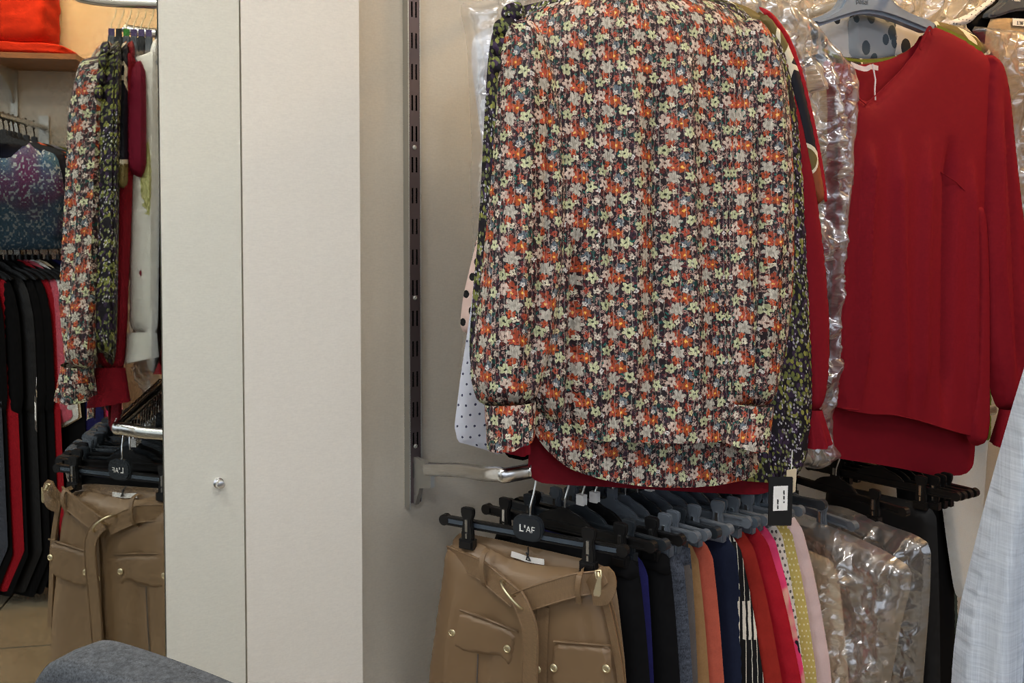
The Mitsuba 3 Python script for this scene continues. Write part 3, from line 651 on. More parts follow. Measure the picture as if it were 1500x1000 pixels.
cuff(g4, f4, S([(1170, 598), (1196, 598), (1172, 652), (1208, 642)]), 'm_red', .012, .018, 1.5, 3, .006)
sew(g4, 'sleeve', f4, S([(770, 20), (742, 60), (732, 200), (724, 330), (722, 470), (730, 590), (765, 596), (780, 400), (790, 60)]), 'm_red', T=.04, R=.03, d0=.006, wave=(.006, 24), seed=43)
cuff(g4, f4, S([(728, 586), (764, 590), (722, 652), (768, 655)]), 'm_red', .02, .03, 1.3, 4, .006)

f5 = hook_frame(HK1, 4, 22, lean=0.01); S = f5.seen
top_hanger(hook_frame(HK1, 4, 22), 'purple-capped coat hanger fifth on the arm holding the maroon top', 'm_charcoal_plastic', cap='m_purple')
g5 = thing('maroon_top', 'maroon short-sleeved top seen in the mirror behind the leaf print blouse', 'top')
sew(g5, 'body', f5, shirt(.22, .66), 'm_maroon', T=.014, R=.04, wave=(.004, 16), seed=51)
sew(g5, 'sleeve', f5, [(-.17, -.165), (-.235, -.19), (-.265, -.30), (-.275, -.42), (-.20, -.44), (-.17, -.3)], 'm_maroon', T=.028, R=.03, d0=.0, seed=52)
sew(g5, 'sleeve', f5, [(.17, -.165), (.225, -.19), (.245, -.30), (.25, -.40), (.18, -.42), (.16, -.3)], 'm_maroon', T=.02, R=.03, d0=.0, seed=53)

f6 = hook_frame(HK1, 9.0, 24); S = f6.seen
top_hanger(hook_frame(HK1, 9.0, 24), 'black-capped coat hanger ninth on the arm holding the blush spotted blouse', 'm_black', cap='m_black')
g6 = thing('blush_spotted_blouse', 'blush blouse with black spots whose tied cuff peeks out left of the floral blouse', 'blouse')
sew(g6, 'body', f6, shirt(.21, .56), 'm_blush_spots', T=.012, R=.04, seed=61)
sew(g6, 'sleeve', f6, S([(770, 20), (745, 60), (725, 200), (705, 320), (684, 404), (676, 440), (672, 484), (690, 490), (720, 470), (760, 300)]), 'm_blush_spots', T=.02, R=.02, d0=.004, seed=62, wave=(.006, 40))

f7 = hook_frame(HK1, 5, 23); S = f7.seen
top_hanger(hook_frame(HK1, 5, 23), 'grey coat hanger sixth on the arm holding the lime patterned top', cap='m_purple')
g7 = thing('lime_patterned_top', 'lime green patterned top seen in the mirror between the red sleeve and the white blouse', 'top')
sew(g7, 'body', f7, shirt(.20, .60), 'm_limegreen', T=.012, R=.04, seed=71)
sew(g7, 'sleeve', f7, sleeve_out(-1, (.185, -.175), .42, .06, .04, .03), 'm_limegreen', T=.018, R=.02, seed=72)

f8 = hook_frame(HK1, 6.3, 24, lean=.02); S = f8.seen
top_hanger(hook_frame(HK1, 6.3, 24), 'grey coat hanger seventh on the arm holding the white blouse', cap='m_black')
g8 = thing('white_blouse', 'plain white long-sleeved blouse in clear film seen in the mirror', 'blouse')
sew(g8, 'body', f8, S([(860, -6), (790, 10), (752, 55), (745, 200), (735, 420), (700, 500), (690, 560), (760, 600), (1130, 600), (1140, 300), (1120, 60), (1000, -6)]), 'm_white_cloth', T=.014, R=.04, wave=(.004, 20), seed=81)
sew(g8, 'sleeve', f8, S([(765, 20), (738, 60), (722, 200), (712, 380), (706, 520), (745, 530), (775, 380), (790, 60)]), 'm_white_cloth', T=.04, R=.03, d0=.004, wave=(.005, 30), seed=82)
cuff(g8, f8, S([(704, 518), (744, 524), (702, 566), (746, 570)]), 'm_white_cloth', .02, .03, 1.1, 5, .002)

f9 = hook_frame(HK1, 7.6, 25); S = f9.seen
top_hanger(hook_frame(HK1, 7.6, 25), 'charcoal coat hanger eighth on the arm holding the heart print shirt', 'm_charcoal_plastic', cap='m_black')
g9 = thing('heart_print_shirt', 'white shirt with tiny dark hearts whose tail shows below the left of the floral blouse', 'shirt')
sew(g9, 'body', f9, S([(860, -4), (790, 15), (745, 60), (722, 200), (700, 380), (684, 490), (676, 540), (663, 645), (700, 655), (738, 668), (748, 640), (900, 620), (1120, 600), (1140, 300), (1120, 60), (1000, -4)]), 'm_hearts', T=.010, R=.03, wave=(.005, 12), seed=91, smooth=1)
g10 = thing('black_shirt', 'black shirt hanging behind the floral blouse above the chrome rail', 'shirt')
f10 = hook_frame(HK1, 10, 25); S = f10.seen
top_hanger(hook_frame(HK1, 10, 25), 'black coat hanger tenth on the arm holding the black shirt', 'm_black', cap='m_black')
sew(g10, 'body', f10, S([(860, -4), (790, 15), (760, 60), (750, 400), (738, 640), (738, 668), (772, 676), (800, 650), (1100, 660), (1180, 656), (1206, 640), (1190, 560), (1140, 300), (1120, 60), (1000, -4)]), 'm_black_cloth', T=.008, R=.03, seed=95, smooth=1)

def film(name, label, fr, outline, T=.02, R=.05, cr=(.010, 22), seed=0, res=.008, folds=(), d0=0.0, cat_='plastic bag', hem=None, wave=(.012, 14)):
    t = thing(name, label, cat_)
    me, uv = cloth(fr, outline, T=T, R=R, crumple=cr, crease=.002, seed=seed, res=res, folds=folds, d0=d0, wave=wave, drape=.2, smooth=1, hem=hem, back=0)
    put(t, 'film', me, 'm_film', smooth=True, uv=uv)
    return t
# bagged white garment at the left of that arm
fA = hook_frame(HK1, 11, 25); S = fA.seen
top_hanger(hook_frame(HK1, 11, 25), 'grey coat hanger last on the arm holding the bagged silver top', cap='m_purple')
gA = thing('silver_white_top', 'shiny silver white top inside the clear bag left of the floral blouse', 'top')
mat('m_silver_cloth', weave('#e2e6ec', .12, 300), .3, .6)
sew(gA, 'body', fA, S([(860, -4), (790, 0), (720, 40), (692, 52), (690, 90), (702, 180), (712, 260), (715, 400), (900, 420), (1110, 400), (1120, 60), (1000, -4)]), 'm_silver_cloth', T=.012, R=.03, crumple=(.008, 40), seed=101)
film('clear_garment_bag', 'clear plastic garment bag over the silver white top left of the floral blouse', fA, S([(860, -30), (760, -20), (690, 8), (668, 6), (680, 60), (684, 140), (688, 220), (684, 262), (690, 330), (686, 400), (676, 480), (668, 560), (740, 580), (1000, 560), (1100, 300), (1090, 0), (1000, -30)]), T=.03, R=.03, seed=3, d0=.012, cr=(.005, 14), res=.006)

# black swing ticket with a white price label below the leaf print sleeve
fT = Frame(np.array([.43, 1.60, 1.2]), 10); S = fT.seen
tk = thing('swing_ticket', 'black swing ticket with a white price label hanging below the leaf print blouse', 'price tag')
q = S([(1128, 700), (1160, 700), (1158, 768), (1127, 768)], .0)
put(tk, 'card', extr(Polygon(q).buffer(.002), .0015), 'm_black', to=fT.T())
q = S([(1133, 712), (1154, 711), (1153, 747), (1132, 748)])
put(tk, 'price_label', extr(Polygon(q), .0006), 'm_white', to=fT.T() @ T4().translate([0, -.0008, 0]), label='white printed price label')
pr = []
for (x0, x1, y0, y1) in [(1147, 1149, 718, 724), (1147, 1149, 726, 731), (1147, 1149, 734, 736), (1138, 1140, 731, 738), (1138, 1140, 740, 745)]:
    q = S([(x0, y0), (x1, y0), (x1, y1), (x0, y1)]); pr.append(extr(Polygon(q), .0004))
m = cat(*pr); m.apply_translation((0, -.0012, 0)); put(tk, 'print', m, 'm_ink', to=fT.T())
q0 = S([(1144, 672)])[0]; q1 = S([(1144, 704)])[0]
put(tk, 'string', tube([(q0[0], .004, q0[1]), ((q0[0] + q1[0]) / 2 + .002, .002, (q0[1] + q1[1]) / 2), (q1[0], .001, q1[1])], .0009, 5), 'm_black', to=fT.T())
q = S([(1155, 690), (1168, 688), (1166, 720), (1158, 724), (1154, 718)])
tk2 = thing('cream_ticket', 'small cream swing ticket beside the black ticket', 'price tag')
put(tk2, 'card', extr(Polygon(q).buffer(.001), .0012), 'm_cream_cloth', to=fT.T() @ T4().translate([0, .004, 0]))
q0 = S([(1163, 660)])[0]; q1 = S([(1161, 694)])[0]
put(tk2, 'string', tube([(q0[0], .006, q0[1]), (q1[0], .005, q1[1])], .0008, 5), 'm_white', to=fT.T())

# ------------------------------------------------------------------ bagged garment between the two arms
fB = Frame(np.array([*HK2, 0]) + Z * (AZ + .0135), 30); S = fB.seen
gB = thing('bagged_blouse', 'dusty rose blouse inside the clear bag between the floral blouse and the red tunic', 'blouse')
mat('m_rose', weave('#8a5a55', .06), .8, .2)
sew(gB, 'body', fB, S([(1060, 30), (1100, 20), (1150, 40), (1178, 90), (1190, 180), (1196, 300), (1192, 450), (1186, 600), (1120, 610), (1050, 600), (1040, 200)]), 'm_rose', T=.01, R=.03, seed=111)
film('clear_garment_bag', 'clear plastic garment bag draped between the floral blouse and the red tunic', fB, S([(1030, -30), (1090, -12), (1140, 4), (1186, 40), (1206, 68), (1243, 108), (1240, 180), (1230, 300), (1216, 420), (1208, 520), (1204, 640), (1222, 664), (1180, 690), (1100, 640), (1060, 300)]), T=.03, R=.03, seed=8, d0=.012, res=.005, cr=(.004, 14),
     folds=[(S([(1180, 60), (1200, 300), (1196, 600)]), .012, .02), (S([(1215, 120), (1214, 300), (1206, 500)]), .006, -.012)])

# ------------------------------------------------------------------ red tunic and what hangs behind it
fR = Frame(np.array([*HK3, 0]) + Z * (AZ + .0135), 27, lean=.06); S = fR.seen
rt = thing('red_tunic', 'red V-neck tunic with gathered cuff and layered hem on a broad grey hanger', 'tunic')
sew(rt, 'back_panel', fR, S([(1214, 84), (1240, 90), (1275, 92), (1310, 86), (1338, 74), (1352, 62), (1362, 44), (1440, 90), (1440, 400), (1438, 560), (1437, 680), (1424, 697), (1385, 700), (1340, 690), (1290, 681), (1240, 674), (1216, 667), (1208, 610), (1206, 520), (1214, 400), (1222, 250), (1224, 140)]), 'm_red', T=.006, R=.04, d0=-.022, hem=S([(1320, 655)])[0][1], seed=121, wave=(.004, 14), smooth=1, res=.011)
sew(rt, 'front_panel', fR, S([(1213, 86), (1240, 126), (1268, 152), (1290, 132), (1318, 104), (1341, 76), (1354, 48), (1366, 38), (1400, 52), (1440, 78), (1456, 100), (1450, 180), (1440, 300), (1438, 420), (1436, 540), (1436, 640), (1400, 634), (1372, 626), (1345, 617), (1318, 608), (1290, 605), (1262, 604), (1234, 600), (1220, 594), (1216, 500), (1220, 380), (1228, 250), (1226, 150), (1216, 110)]), 'm_red', T=.026, R=.06, hem=S([(1320, 580)])[0][1], seed=122, wave=(.008, 10), smooth=1, res=.011,
    folds=[(S([(1262, 210), (1254, 330), (1246, 600)]), .012, .022), (S([(1380, 200), (1376, 400), (1372, 625)]), .016, -.026), (S([(1300, 190), (1304, 420), (1310, 606)]), .018, .018), (S([(1345, 200), (1338, 400), (1336, 615)]), .016, .016), (S([(1408, 230), (1412, 400), (1412, 630)]), .014, .014)])
sew(rt, 'sleeve', fR, S([(1438, 76), (1456, 92), (1466, 130), (1474, 210), (1484, 300), (1494, 390), (1500, 470), (1503, 530), (1498, 570), (1486, 598), (1456, 600), (1446, 572), (1436, 520), (1431, 440), (1428, 340), (1430, 220), (1432, 120)]), 'm_red', T=.030, R=.03, d0=.008, seed=123, wave=(.006, 22),
    folds=[(S([(1452, 120), (1466, 350), (1476, 590)]), .010, -.014), (S([(1444, 150), (1446, 400), (1462, 590)]), .012, .012), (S([(1478, 420), (1482, 540), (1474, 600)]), .007, .010)])
cuff(rt, fR, S([(1457, 598), (1486, 596), (1450, 652), (1482, 650)]), 'm_red', .02, .024, 1.5, 3, .006)
sew(rt, 'side_flap', fR, S([(1410, 300), (1418, 400), (1414, 540), (1404, 640), (1422, 654), (1436, 640), (1437, 520), (1436, 380), (1430, 300)]), 'm_red', T=.018, R=.02, d0=.016, seed=124, res=.008)
def ribbon(fr, pts, width, th=.0016, d0=0.0):
    """A flat band along own points (a, b, w)."""
    p = curve(pts, 20); t = np.gradient(p[:, :2], axis=0); t /= np.linalg.norm(t, axis=1, keepdims=True) + 1e-9
    s = np.stack([-t[:, 1], t[:, 0]], 1) * width / 2; V = []
    for k, sg in enumerate((1, -1)):
        for e in (1, -1): V.append(fr.world(p[:, 0] + sg * s[:, 0], p[:, 1] + sg * s[:, 1], p[:, 2] + d0 + e * th / 2))
    n = len(p); f = []
    quads = [(0, 1), (1, 3), (3, 2), (2, 0)]
    for i in range(n - 1):
        for a, b in quads: f += [[a*n+i, b*n+i, b*n+i+1], [a*n+i, b*n+i+1, a*n+i+1]]
    f += [[0, n, 3*n], [0, 3*n, 2*n], [n-1, 3*n-1, 4*n-1], [n-1, 4*n-1, 2*n-1+n-0-n]] if False else []
    m = trimesh.Trimesh(np.vstack(V), np.array(f), process=False); m.fix_normals(); return m
def S3(S, pts, w): return [(a, b, w) for a, b in S(pts, w)]
for pts in ([(1240, 128), (1254, 141), (1268, 153), (1292, 131), (1318, 105), (1340, 78)], [(1378, 252), (1400, 266), (1424, 290)], [(1234, 598), (1290, 603), (1345, 615), (1400, 632)]):
    put(rt, 'seam', tube([fR.world(*fR.seen([q], .026)[0], .026) for q in pts], .0013, 5), 'm_red')
mat('m_label_silver', '#cfc6cb', .4, .5)
put(rt, 'neck_label', ribbon(fR, S3(S, [(1246, 94), (1258, 99), (1268, 101), (1276, 98), (1286, 100)], .004), .011), 'm_label_silver', label='silver-white neck label')
put(rt, 'thread_loop', tube([fR.world(*q) for q in [(*S([(1273, 95)])[0], .010), (*S([(1276, 118)])[0], .012), (*S([(1274, 135)])[0], .014), (*S([(1275, 148)])[0], .014)]], .0018, 6), 'm_label_silver', label='hanging white thread loop')
put(rt, 'hanger_loop', ribbon(fR, S3(S, [(1348, 72), (1354, 54), (1362, 40), (1366, 52)], .030), .007), 'm_red')

hg = thing('broad_coat_hanger', 'broad grey plastic coat hanger carrying the red tunic', 'hanger')
HPX = [(1254, -42), (1240, -18), (1232, 0), (1224, 12), (1206, 22), (1184, 29), (1186, 36), (1196, 40), (1225, 30), (1250, 22), (1268, 20), (1288, 23), (1310, 30), (1340, 42), (1354, 48), (1366, 44), (1366, 33), (1332, 21), (1312, 9), (1304, 0), (1296, -18), (1282, -42)]
hb = extr(Polygon(chaikin(S(HPX), 1)), .030, .007); hb.apply_translation((0, -.012, 0))
put(hg, 'body', hb, 'm_pale_plastic', smooth=40, to=fR.T())
ctr = S([(1268, -42)])[0]
put(hg, 'hook', tube(curve([(ctr[0], .002, ctr[1] + .0), (ctr[0], .002, ctr[1] * .6), (.001, .009, -.030)] + [(.002, .0125 * math.cos(a), -.0135 + .0148 * math.sin(a)) for a in np.linspace(0.1, math.pi + .4, 9)], 30), .0018, 6), 'm_chrome', smooth=50, to=fR.T())
tx = S([(1247, 4), (1271, 2)])
em = meshkit.text_mesh('pasai', .011, .0008); em.apply_transform(trimesh.transformations.rotation_matrix(math.pi / 2, [1, 0, 0])); em.apply_translation((tx[0][0], -.0122, tx[0][1] - .004))
put(hg, 'embossing', em, 'm_grey_plastic', to=fR.T(), label='faint embossed letters')

def behind(i, step=.024, phi=27): return Frame(np.array([*HK3, 0]) - i * step * M + Z * (AZ + .0135), phi)
fO = behind(1.3); S = fO.seen
go = thing('olive_trimmed_blouse', 'block print blouse with olive trim showing along the neck and shoulder of the red tunic', 'blouse')
sew(go, 'back_panel', fO, S([(1206, 72), (1225, 82), (1275, 87), (1320, 80), (1345, 62), (1366, 30), (1390, 35), (1415, 44), (1430, 52), (1440, 66), (1440, 300), (1440, 560), (1230, 560), (1225, 200)]), 'm_patches', T=.008, R=.03, seed=131, smooth=1)
put(go, 'neck_trim', ribbon(fO, S3(S, [(1205, 72), (1228, 84), (1262, 89), (1290, 88), (1318, 83), (1340, 74)], .016), .006), 'm_olive', label='olive neck trim')
put(go, 'shoulder_trim', ribbon(fO, S3(S, [(1372, 43), (1395, 53), (1415, 63), (1436, 77)], .014), .022), 'm_olive', label='olive shoulder trim')
sew(go, 'sleeve', fO, S([(1432, 56), (1446, 72), (1462, 100), (1466, 160), (1452, 190), (1436, 120)]), 'm_patches', T=.012, R=.02, d0=.004, seed=132)
fS = behind(2.6); S = fS.seen
gs = thing('spotted_blouse', 'white blouse with charcoal spots visible behind the broad grey hanger', 'blouse')
sew(gs, 'body', fS, S([(1185, 50), (1196, 34), (1230, 24), (1270, 18), (1320, 24), (1352, 40), (1372, 50), (1400, 70), (1410, 300), (1240, 300), (1205, 90)]), 'm_spots', T=.02, R=.05, seed=133, smooth=1)
sew(gs, 'collar_panel', fS, S([(1232, 36), (1236, 26), (1270, 22), (1300, 28), (1303, 60), (1300, 90), (1270, 94), (1234, 90)]), 'm_spots_grey', T=.012, R=.02, d0=.020, seed=134, smooth=1, label='standing back panel')
top_hanger(fS, 'charcoal coat hanger behind the broad grey hanger holding the spotted blouse', 'm_charcoal_plastic', cap='m_black')
fW = behind(4.5); S = fW.seen
gw = thing('white_trousers', 'long white trouser leg hanging below the red tunic beside the grey linen jacket', 'trousers')
sew(gw, 'leg', fW, S([(1370, 420), (1450, 420), (1447, 600), (1441, 690), (1436, 760), (1428, 820), (1408, 878), (1398, 870), (1386, 790), (1375, 700)]), 'm_white_cloth', T=.02, R=.03, seed=141, wave=(.006, 16))
fE = behind(2.0); S = fE.seen
mat('m_check', dots('#c9b79c', '#9c4a22', .012, .3, .1), .7, .2)
ge = thing('check_print_blouse', 'cream and orange check blouse showing as a sliver right of the red sleeve', 'blouse')
sew(ge, 'body', fE, S([(1440, 110), (1480, 190), (1500, 290), (1502, 440), (1490, 520), (1440, 520)]), 'm_check', T=.01, R=.02, seed=145)
gn = thing('black_trousers', 'black trousers between the white trouser leg and the clear bags', 'trousers')
fN = behind(6.0); S = fN.seen
sew(gn, 'leg', fN, S([(1300, 560), (1380, 560), (1386, 690), (1392, 800), (1396, 900), (1394, 1000), (1392, 1080), (1340, 1080), (1320, 800)]), 'm_black_cloth', T=.02, R=.03, seed=142)
gy = thing('olive_shirt', 'olive shirt showing in the gap beside the red cuff', 'shirt')
fY = behind(3.4); S = fY.seen
sew(gy, 'body', fY, S([(1390, 300), (1452, 300), (1452, 640), (1448, 646), (1430, 640), (1400, 600)]), 'm_olive', T=.01, R=.02, seed=143)

# ------------------------------------------------------------------ bagged clothes at the top right
f4b = Frame(np.array([*HK4, 0]) + Z * (AZ + .0135), 27); S = f4b.seen
hg2 = thing('dark_coat_hanger', 'dark grey coat hanger at the top right edge above the lettered beige neck label', 'hanger')
q = [(1496, -40), (1480, -20), (1472, -8), (1466, 4), (1446, 18), (1444, 27), (1456, 26), (1478, 18), (1500, 15), (1530, 19), (1556, 30), (1574, 34), (1572, 22), (1548, 8), (1536, -6), (1526, -40)]
m = extr(Polygon(chaikin(S(q), 1)), .028, .006); m.apply_translation((0, -.012, 0)); put(hg2, 'body', m, 'm_grey_plastic_dark', smooth=40, to=f4b.T())
c0 = S([(1511, -38)])[0]
put(hg2, 'hook', tube(curve([(c0[0], .002, c0[1]), (c0[0] * .3, .004, c0[1] * .5), (.001, .009, -.030)] + [(.002, .0125 * math.cos(a), -.0135 + .0148 * math.sin(a)) for a in np.linspace(0.1, math.pi + .4, 9)], 30), .0018, 6), 'm_chrome', smooth=50, to=f4b.T())
t0 = S([(1480, 3)])[0]
em = meshkit.text_mesh('l  nutteri', .006, .0008); em.apply_transform(trimesh.transformations.rotation_matrix(math.pi / 2, [1, 0, 0])); em.apply_translation((t0[0] - .012, -.0124, t0[1])); put(hg2, 'embossing', em, 'm_white_text', to=f4b.T(), label='small pale letters')
gb = thing('beige_top', 'beige top with a white lettered neck label under the dark hanger at the right edge', 'top')
sew(gb, 'body', f4b, S([(1446, 28), (1470, 26), (1500, 28), (1530, 28), (1570, 34), (1610, 70), (1620, 200), (1610, 500), (1460, 520), (1450, 300), (1438, 110)]), 'm_beige_cloth', T=.01, R=.03, seed=151, smooth=1)
q = S([(1477, 28), (1500, 29), (1504, 41), (1477, 38.5)]); cq = S([(1476, 28), (1512, 30), (1512, 41.5), (1476, 38.5)])
m = extr(Polygon(cq), .0012); m.apply_translation((0, -.014, 0)); lb = put(gb, 'neck_label', m, 'm_white', to=f4b.T(), label='white neck label')
tm = meshkit.text_mesh("L'AF", .0085, .0006); tm.apply_transform(trimesh.transformations.rotation_matrix(math.pi / 2, [1, 0, 0])); a0 = S([(1482, 37)])[0]; tm.apply_translation((a0[0], -.0148, a0[1])); put(lb, 'lettering', tm, 'm_ink', to=f4b.T())
fK = Frame(np.array([*HK4, 0]) - .03 * M + Z * (AZ + .0135), 27); S = fK.seen
gk = thing('polka_dot_blouse', 'black blouse with a white polka dot edge left of the dark top-right hanger', 'blouse')
sew(gk, 'body', fK, S([(1410, 34), (1440, 10), (1470, -14), (1520, -10), (1570, 20), (1600, 60), (1600, 460), (1450, 460), (1446, 200), (1436, 60)]), 'm_black_cloth', T=.012, R=.03, seed=153, smooth=1)
sew(gk, 'dotted_facing', fK, S([(1378, 34), (1402, 26), (1425, 12), (1448, -6), (1450, 4), (1428, 20), (1412, 36), (1390, 40)]), 'm_polka', T=.006, R=.008, d0=.016, seed=154, smooth=1, res=.006)
top_hanger(fK, 'charcoal coat hanger behind the dark hanger holding the polka dot blouse', 'm_charcoal_plastic', cap='m_black')
film('clear_garment_bag', 'clear plastic garment bag around the beige top at the right edge', Frame(np.array([*HK4, 0]) + .045 * M + Z * AZ, 27), f4b.seen([(1392, 34), (1440, 38), (1500, 48), (1560, 54), (1630, 100), (1640, 540), (1470, 530), (1452, 300), (1446, 160), (1420, 70)]), T=.03, R=.04, seed=15, cr=(.005, 14), res=.006)
fX = Frame(np.array([*HK3, 0]) - .22 * M + Z * (AZ + .0135), 30)
film('clear_garment_bag', 'large clear plastic bag spread over the wall above the broad grey hanger', fX, fX.seen([(1080, -40), (1400, -40), (1460, -20), (1440, 30), (1400, 60), (1430, 300), (1200, 300), (1180, 70), (1130, 20)]), T=.03, R=.05, seed=16, cr=(.006, 12), res=.007)
gX = thing('cream_dress', 'cream dress inside the large clear bag behind the red tunic', 'dress')
sew(gX, 'body', fX, fX.seen([(1200, 120), (1250, 100), (1400, 100), (1440, 140), (1445, 600), (1210, 600)]), 'm_cream_cloth', T=.008, R=.03, d0=-.004, seed=161)

def mottled(p, n, uv):
    return mix(lin('#120e0c'), lin('#6f5844'), smoothstep(.42, .62, fbm(uv.x * 30, uv.y * 22, 4.0)))
mat('m_mottled', mottled, .6, .3)
# ------------------------------------------------------------------ brown skirt on its clip hanger, first on the rail
SB = float(((np.array([0.03, 1.655, 0]) - R0) @ D))
fk = Frame(rail_point(SB), -28); S = fk.seen
hk = clip_hanger(fk, 'black clip hanger with a round lettered plate holding the brown leather skirt', 'm_black', fan=False)
put(hk, 'bar_rib', cat(box(-.166, .166, -.0058, -.0034, -.1290, -.1212)), 'm_grey_plastic_dark', to=fk.T(), label='grey strip along the bar')
hub = put(hk, 'name_plate', mikit.ply(_hub, 'm_charcoal_plastic', smooth=40), None, to=fk.T(), label='round charcoal plate')
tm = cat(meshkit.text_mesh("L'", .0115, .0007, bold=True)); w1 = tm.bounds[1][0]; t2 = meshkit.text_mesh('AF', .0105, .0007); t2.apply_translation((w1 + .001, 0, 0)); tm = cat(tm, t2)
tm.apply_translation((-tm.bounds[:, 0].mean(), 0, 0)); tm.apply_transform(trimesh.transformations.rotation_matrix(math.pi / 2, [1, 0, 0])); tm.apply_translation((.001, -.0126, -.1175))
put(hub, 'lettering', tm, 'm_white_text', to=fk.T(), label="white letters L'AF")
sk = thing('brown_leather_skirt', 'brown leather-look skirt with a belt, gold buckle and flap pockets', 'skirt')
L_ = 'm_leather'
sew(sk, 'back_panel', fk, S([(657, 784), (700, 790), (780, 808), (862, 827), (888, 840), (896, 860), (912, 1000), (940, 1500), (608, 1380), (622, 1100), (638, 930), (650, 830)]), L_, T=.012, R=.03, d0=-.020, seed=171, hem=S([(780, 1350)])[0][1], smooth=1, res=.011)
sew(sk, 'front_panel', fk, S([(655, 799), (680, 795), (700, 794), (722, 806), (745, 818), (790, 828), (850, 832), (886, 846), (897, 880), (906, 930), (915, 1000), (930, 1120), (948, 1500), (606, 1400), (614, 1200), (622, 1080), (630, 980), (640, 910), (648, 850)]), L_, T=.034, R=.07, seed=172, hem=S([(780, 1350)])[0][1], smooth=1, res=.009, wave=(.007, 11),
    folds=[(S([(686, 845), (672, 930), (664, 1100)]), .014, .008), (S([(736, 885), (726, 960), (722, 1150)]), .02, -.008), (S([(862, 880), (872, 930), (880, 1000)]), .006, -.005)])
def belt(name, pts, w, d0, lab=None):
    if name in ('belt', 'belt_tail'):
        c = curve([(*fk.seen([q[:2]], q[2] + d0)[0], q[2] + d0 + .002) for q in pts], 20); t = np.gradient(c[:, :2], axis=0); t /= np.linalg.norm(t, axis=1, keepdims=True); o = np.stack([-t[:, 1], t[:, 0]], 1) * (w / 2 - .001)
        for sg in (1, -1): put(sk, 'belt_edge', tube([fk.world(a + sg * x, b + sg * y, h) for (a, b, h), (x, y) in zip(c, o)], .0014, 6), L_, smooth=50)
    return put(sk, name, ribbon(fk, [(*fk.seen([q[:2]], q[2] + d0)[0], q[2]) for q in pts], w, .0035, d0), L_, smooth=30, label=lab)
belt('belt', [(657, 813, -.010), (668, 818, .006), (682, 824, .016), (707, 836, .026), (730, 855, .032), (755, 876, .036)], .036, .012)
belt('belt', [(756, 884, .036), (790, 872, .038), (826, 861, .034), (850, 855, .028), (878, 852, .012)], .038, .012)
belt('belt_tail', [(757, 872, .044), (766, 890, .050), (776, 920, .050), (777, 960, .048), (774, 1040, .044), (768, 1200, .040)], .030, .012)
for pts in ([(715, 803, .028), (708, 812, .044), (705, 832, .050), (708, 852, .044), (714, 860, .030)], [(855, 831, .020), (849, 842, .042), (846, 864, .046), (848, 884, .034)]):
    belt('belt_loop', pts, .009, .004)
belt('belt_knot', [(862, 866, .020), (876, 850, .034), (888, 840, .030), (892, 856, .030), (884, 874, .032), (868, 874, .026)], .026, .010)
belt('belt_end', [(884, 872, .022), (894, 910, .020), (904, 960, .018), (911, 1010, .014), (920, 1120, .012)], .012, .004)
belt('belt_end', [(889, 870, .016), (901, 915, .012), (909, 960, .010), (916, 1040, .006)], .010, .004)
# buckle: a bent oval ring standing across the front
bc = fk.world(*fk.seen([(751, 871)], .058)[0], .058)
ang = np.linspace(0, 2 * math.pi, 41); A1 = fk.world(*S([(765, 887)])[0], .0) - fk.world(*S([(737, 853)])[0], .0); A1 /= np.linalg.norm(A1)
A2 = fk.n * 0.8 - 0.25 * np.cross(A1, fk.n); A2 /= np.linalg.norm(A2)
bk = put(sk, 'buckle', tube([bc + .029 * math.cos(a) * A1 + .020 * math.sin(a) * A2 for a in ang], .0026, 8, caps=False), 'm_gold', smooth=60, label='gold oval buckle')
put(sk, 'buckle_prong', tube([bc - .012 * A1 + .02 * A2, bc + .0 * A1 + .003 * A2, bc + .010 * A1 - .020 * A2], .0016, 6), 'm_gold', smooth=60, label='gold prong')
def flap(pts, d0, snaps):
    f = sew(sk, 'pocket_flap', fk, fk.seen(pts, d0), L_, T=.007, R=.006, d0=d0, seed=int(pts[0][0]), smooth=1, res=.005, wave=(.004, 25), drape=0)
    p = np.array(pts[:3], float)
    put(f, 'piping', tube([fk.world(*fk.seen([(x, y)], d0 + .006)[0], d0 + .006) for x, y in pts[:3]], .0022, 6), L_, smooth=60)
    for (x, y) in snaps: snap(f, x, y, d0 + .0085)
def snap(par, x, y, d0):
    a, b = fk.seen([(x, y)], d0)[0]
    prof = lathe([(0, 0), (.0074, 0), (.0074, .001), (.0064, .0024), (.0045, .0030), (.0035, .0022), (0, .0024)], 20)
    put(par, 'snap', prof, 'm_gold', smooth=35, to=T4().translate(fk.world(a, b, d0).tolist()) @ T4().rotate([0, 0, 1], fk.phi) @ T4().rotate([1, 0, 0], 90), label='gold snap button')
flap([(664, 889), (712, 906), (759, 925), (756, 950), (751, 975), (744, 972), (735, 960), (700, 957), (672, 950), (648, 937)], .030, [(662, 926), (743, 950)])
flap([(811, 939), (850, 942), (894, 945), (896, 975), (893, 1012), (850, 1012), (806, 1002), (808, 970)], .032, [(811, 978), (888, 979)])
for (pts) in ([(700, 958), (698, 1010), (694, 1100)],):
    put(sk, 'seam', tube([fk.world(*fk.seen([q], .034)[0], .034) for q in pts], .0012, 5), 'm_taupe')
put(sk, 'placket', ribbon(fk, [(*fk.seen([q], .037)[0], .037) for q in [(796, 888), (793, 960), (790, 1100), (786, 1400)]], .022, .002), L_, smooth=30)
for (x, y) in [(787, 980), (785, 1080), (783, 1180)]: snap(sk, x, y, .040)
put(sk, 'waist_label', ribbon(fk, [(*S([q])[0], .000) for q in [(749, 811), (762, 815), (774, 819), (797, 823)]], .010, .0012), 'm_white', label='white woven label')
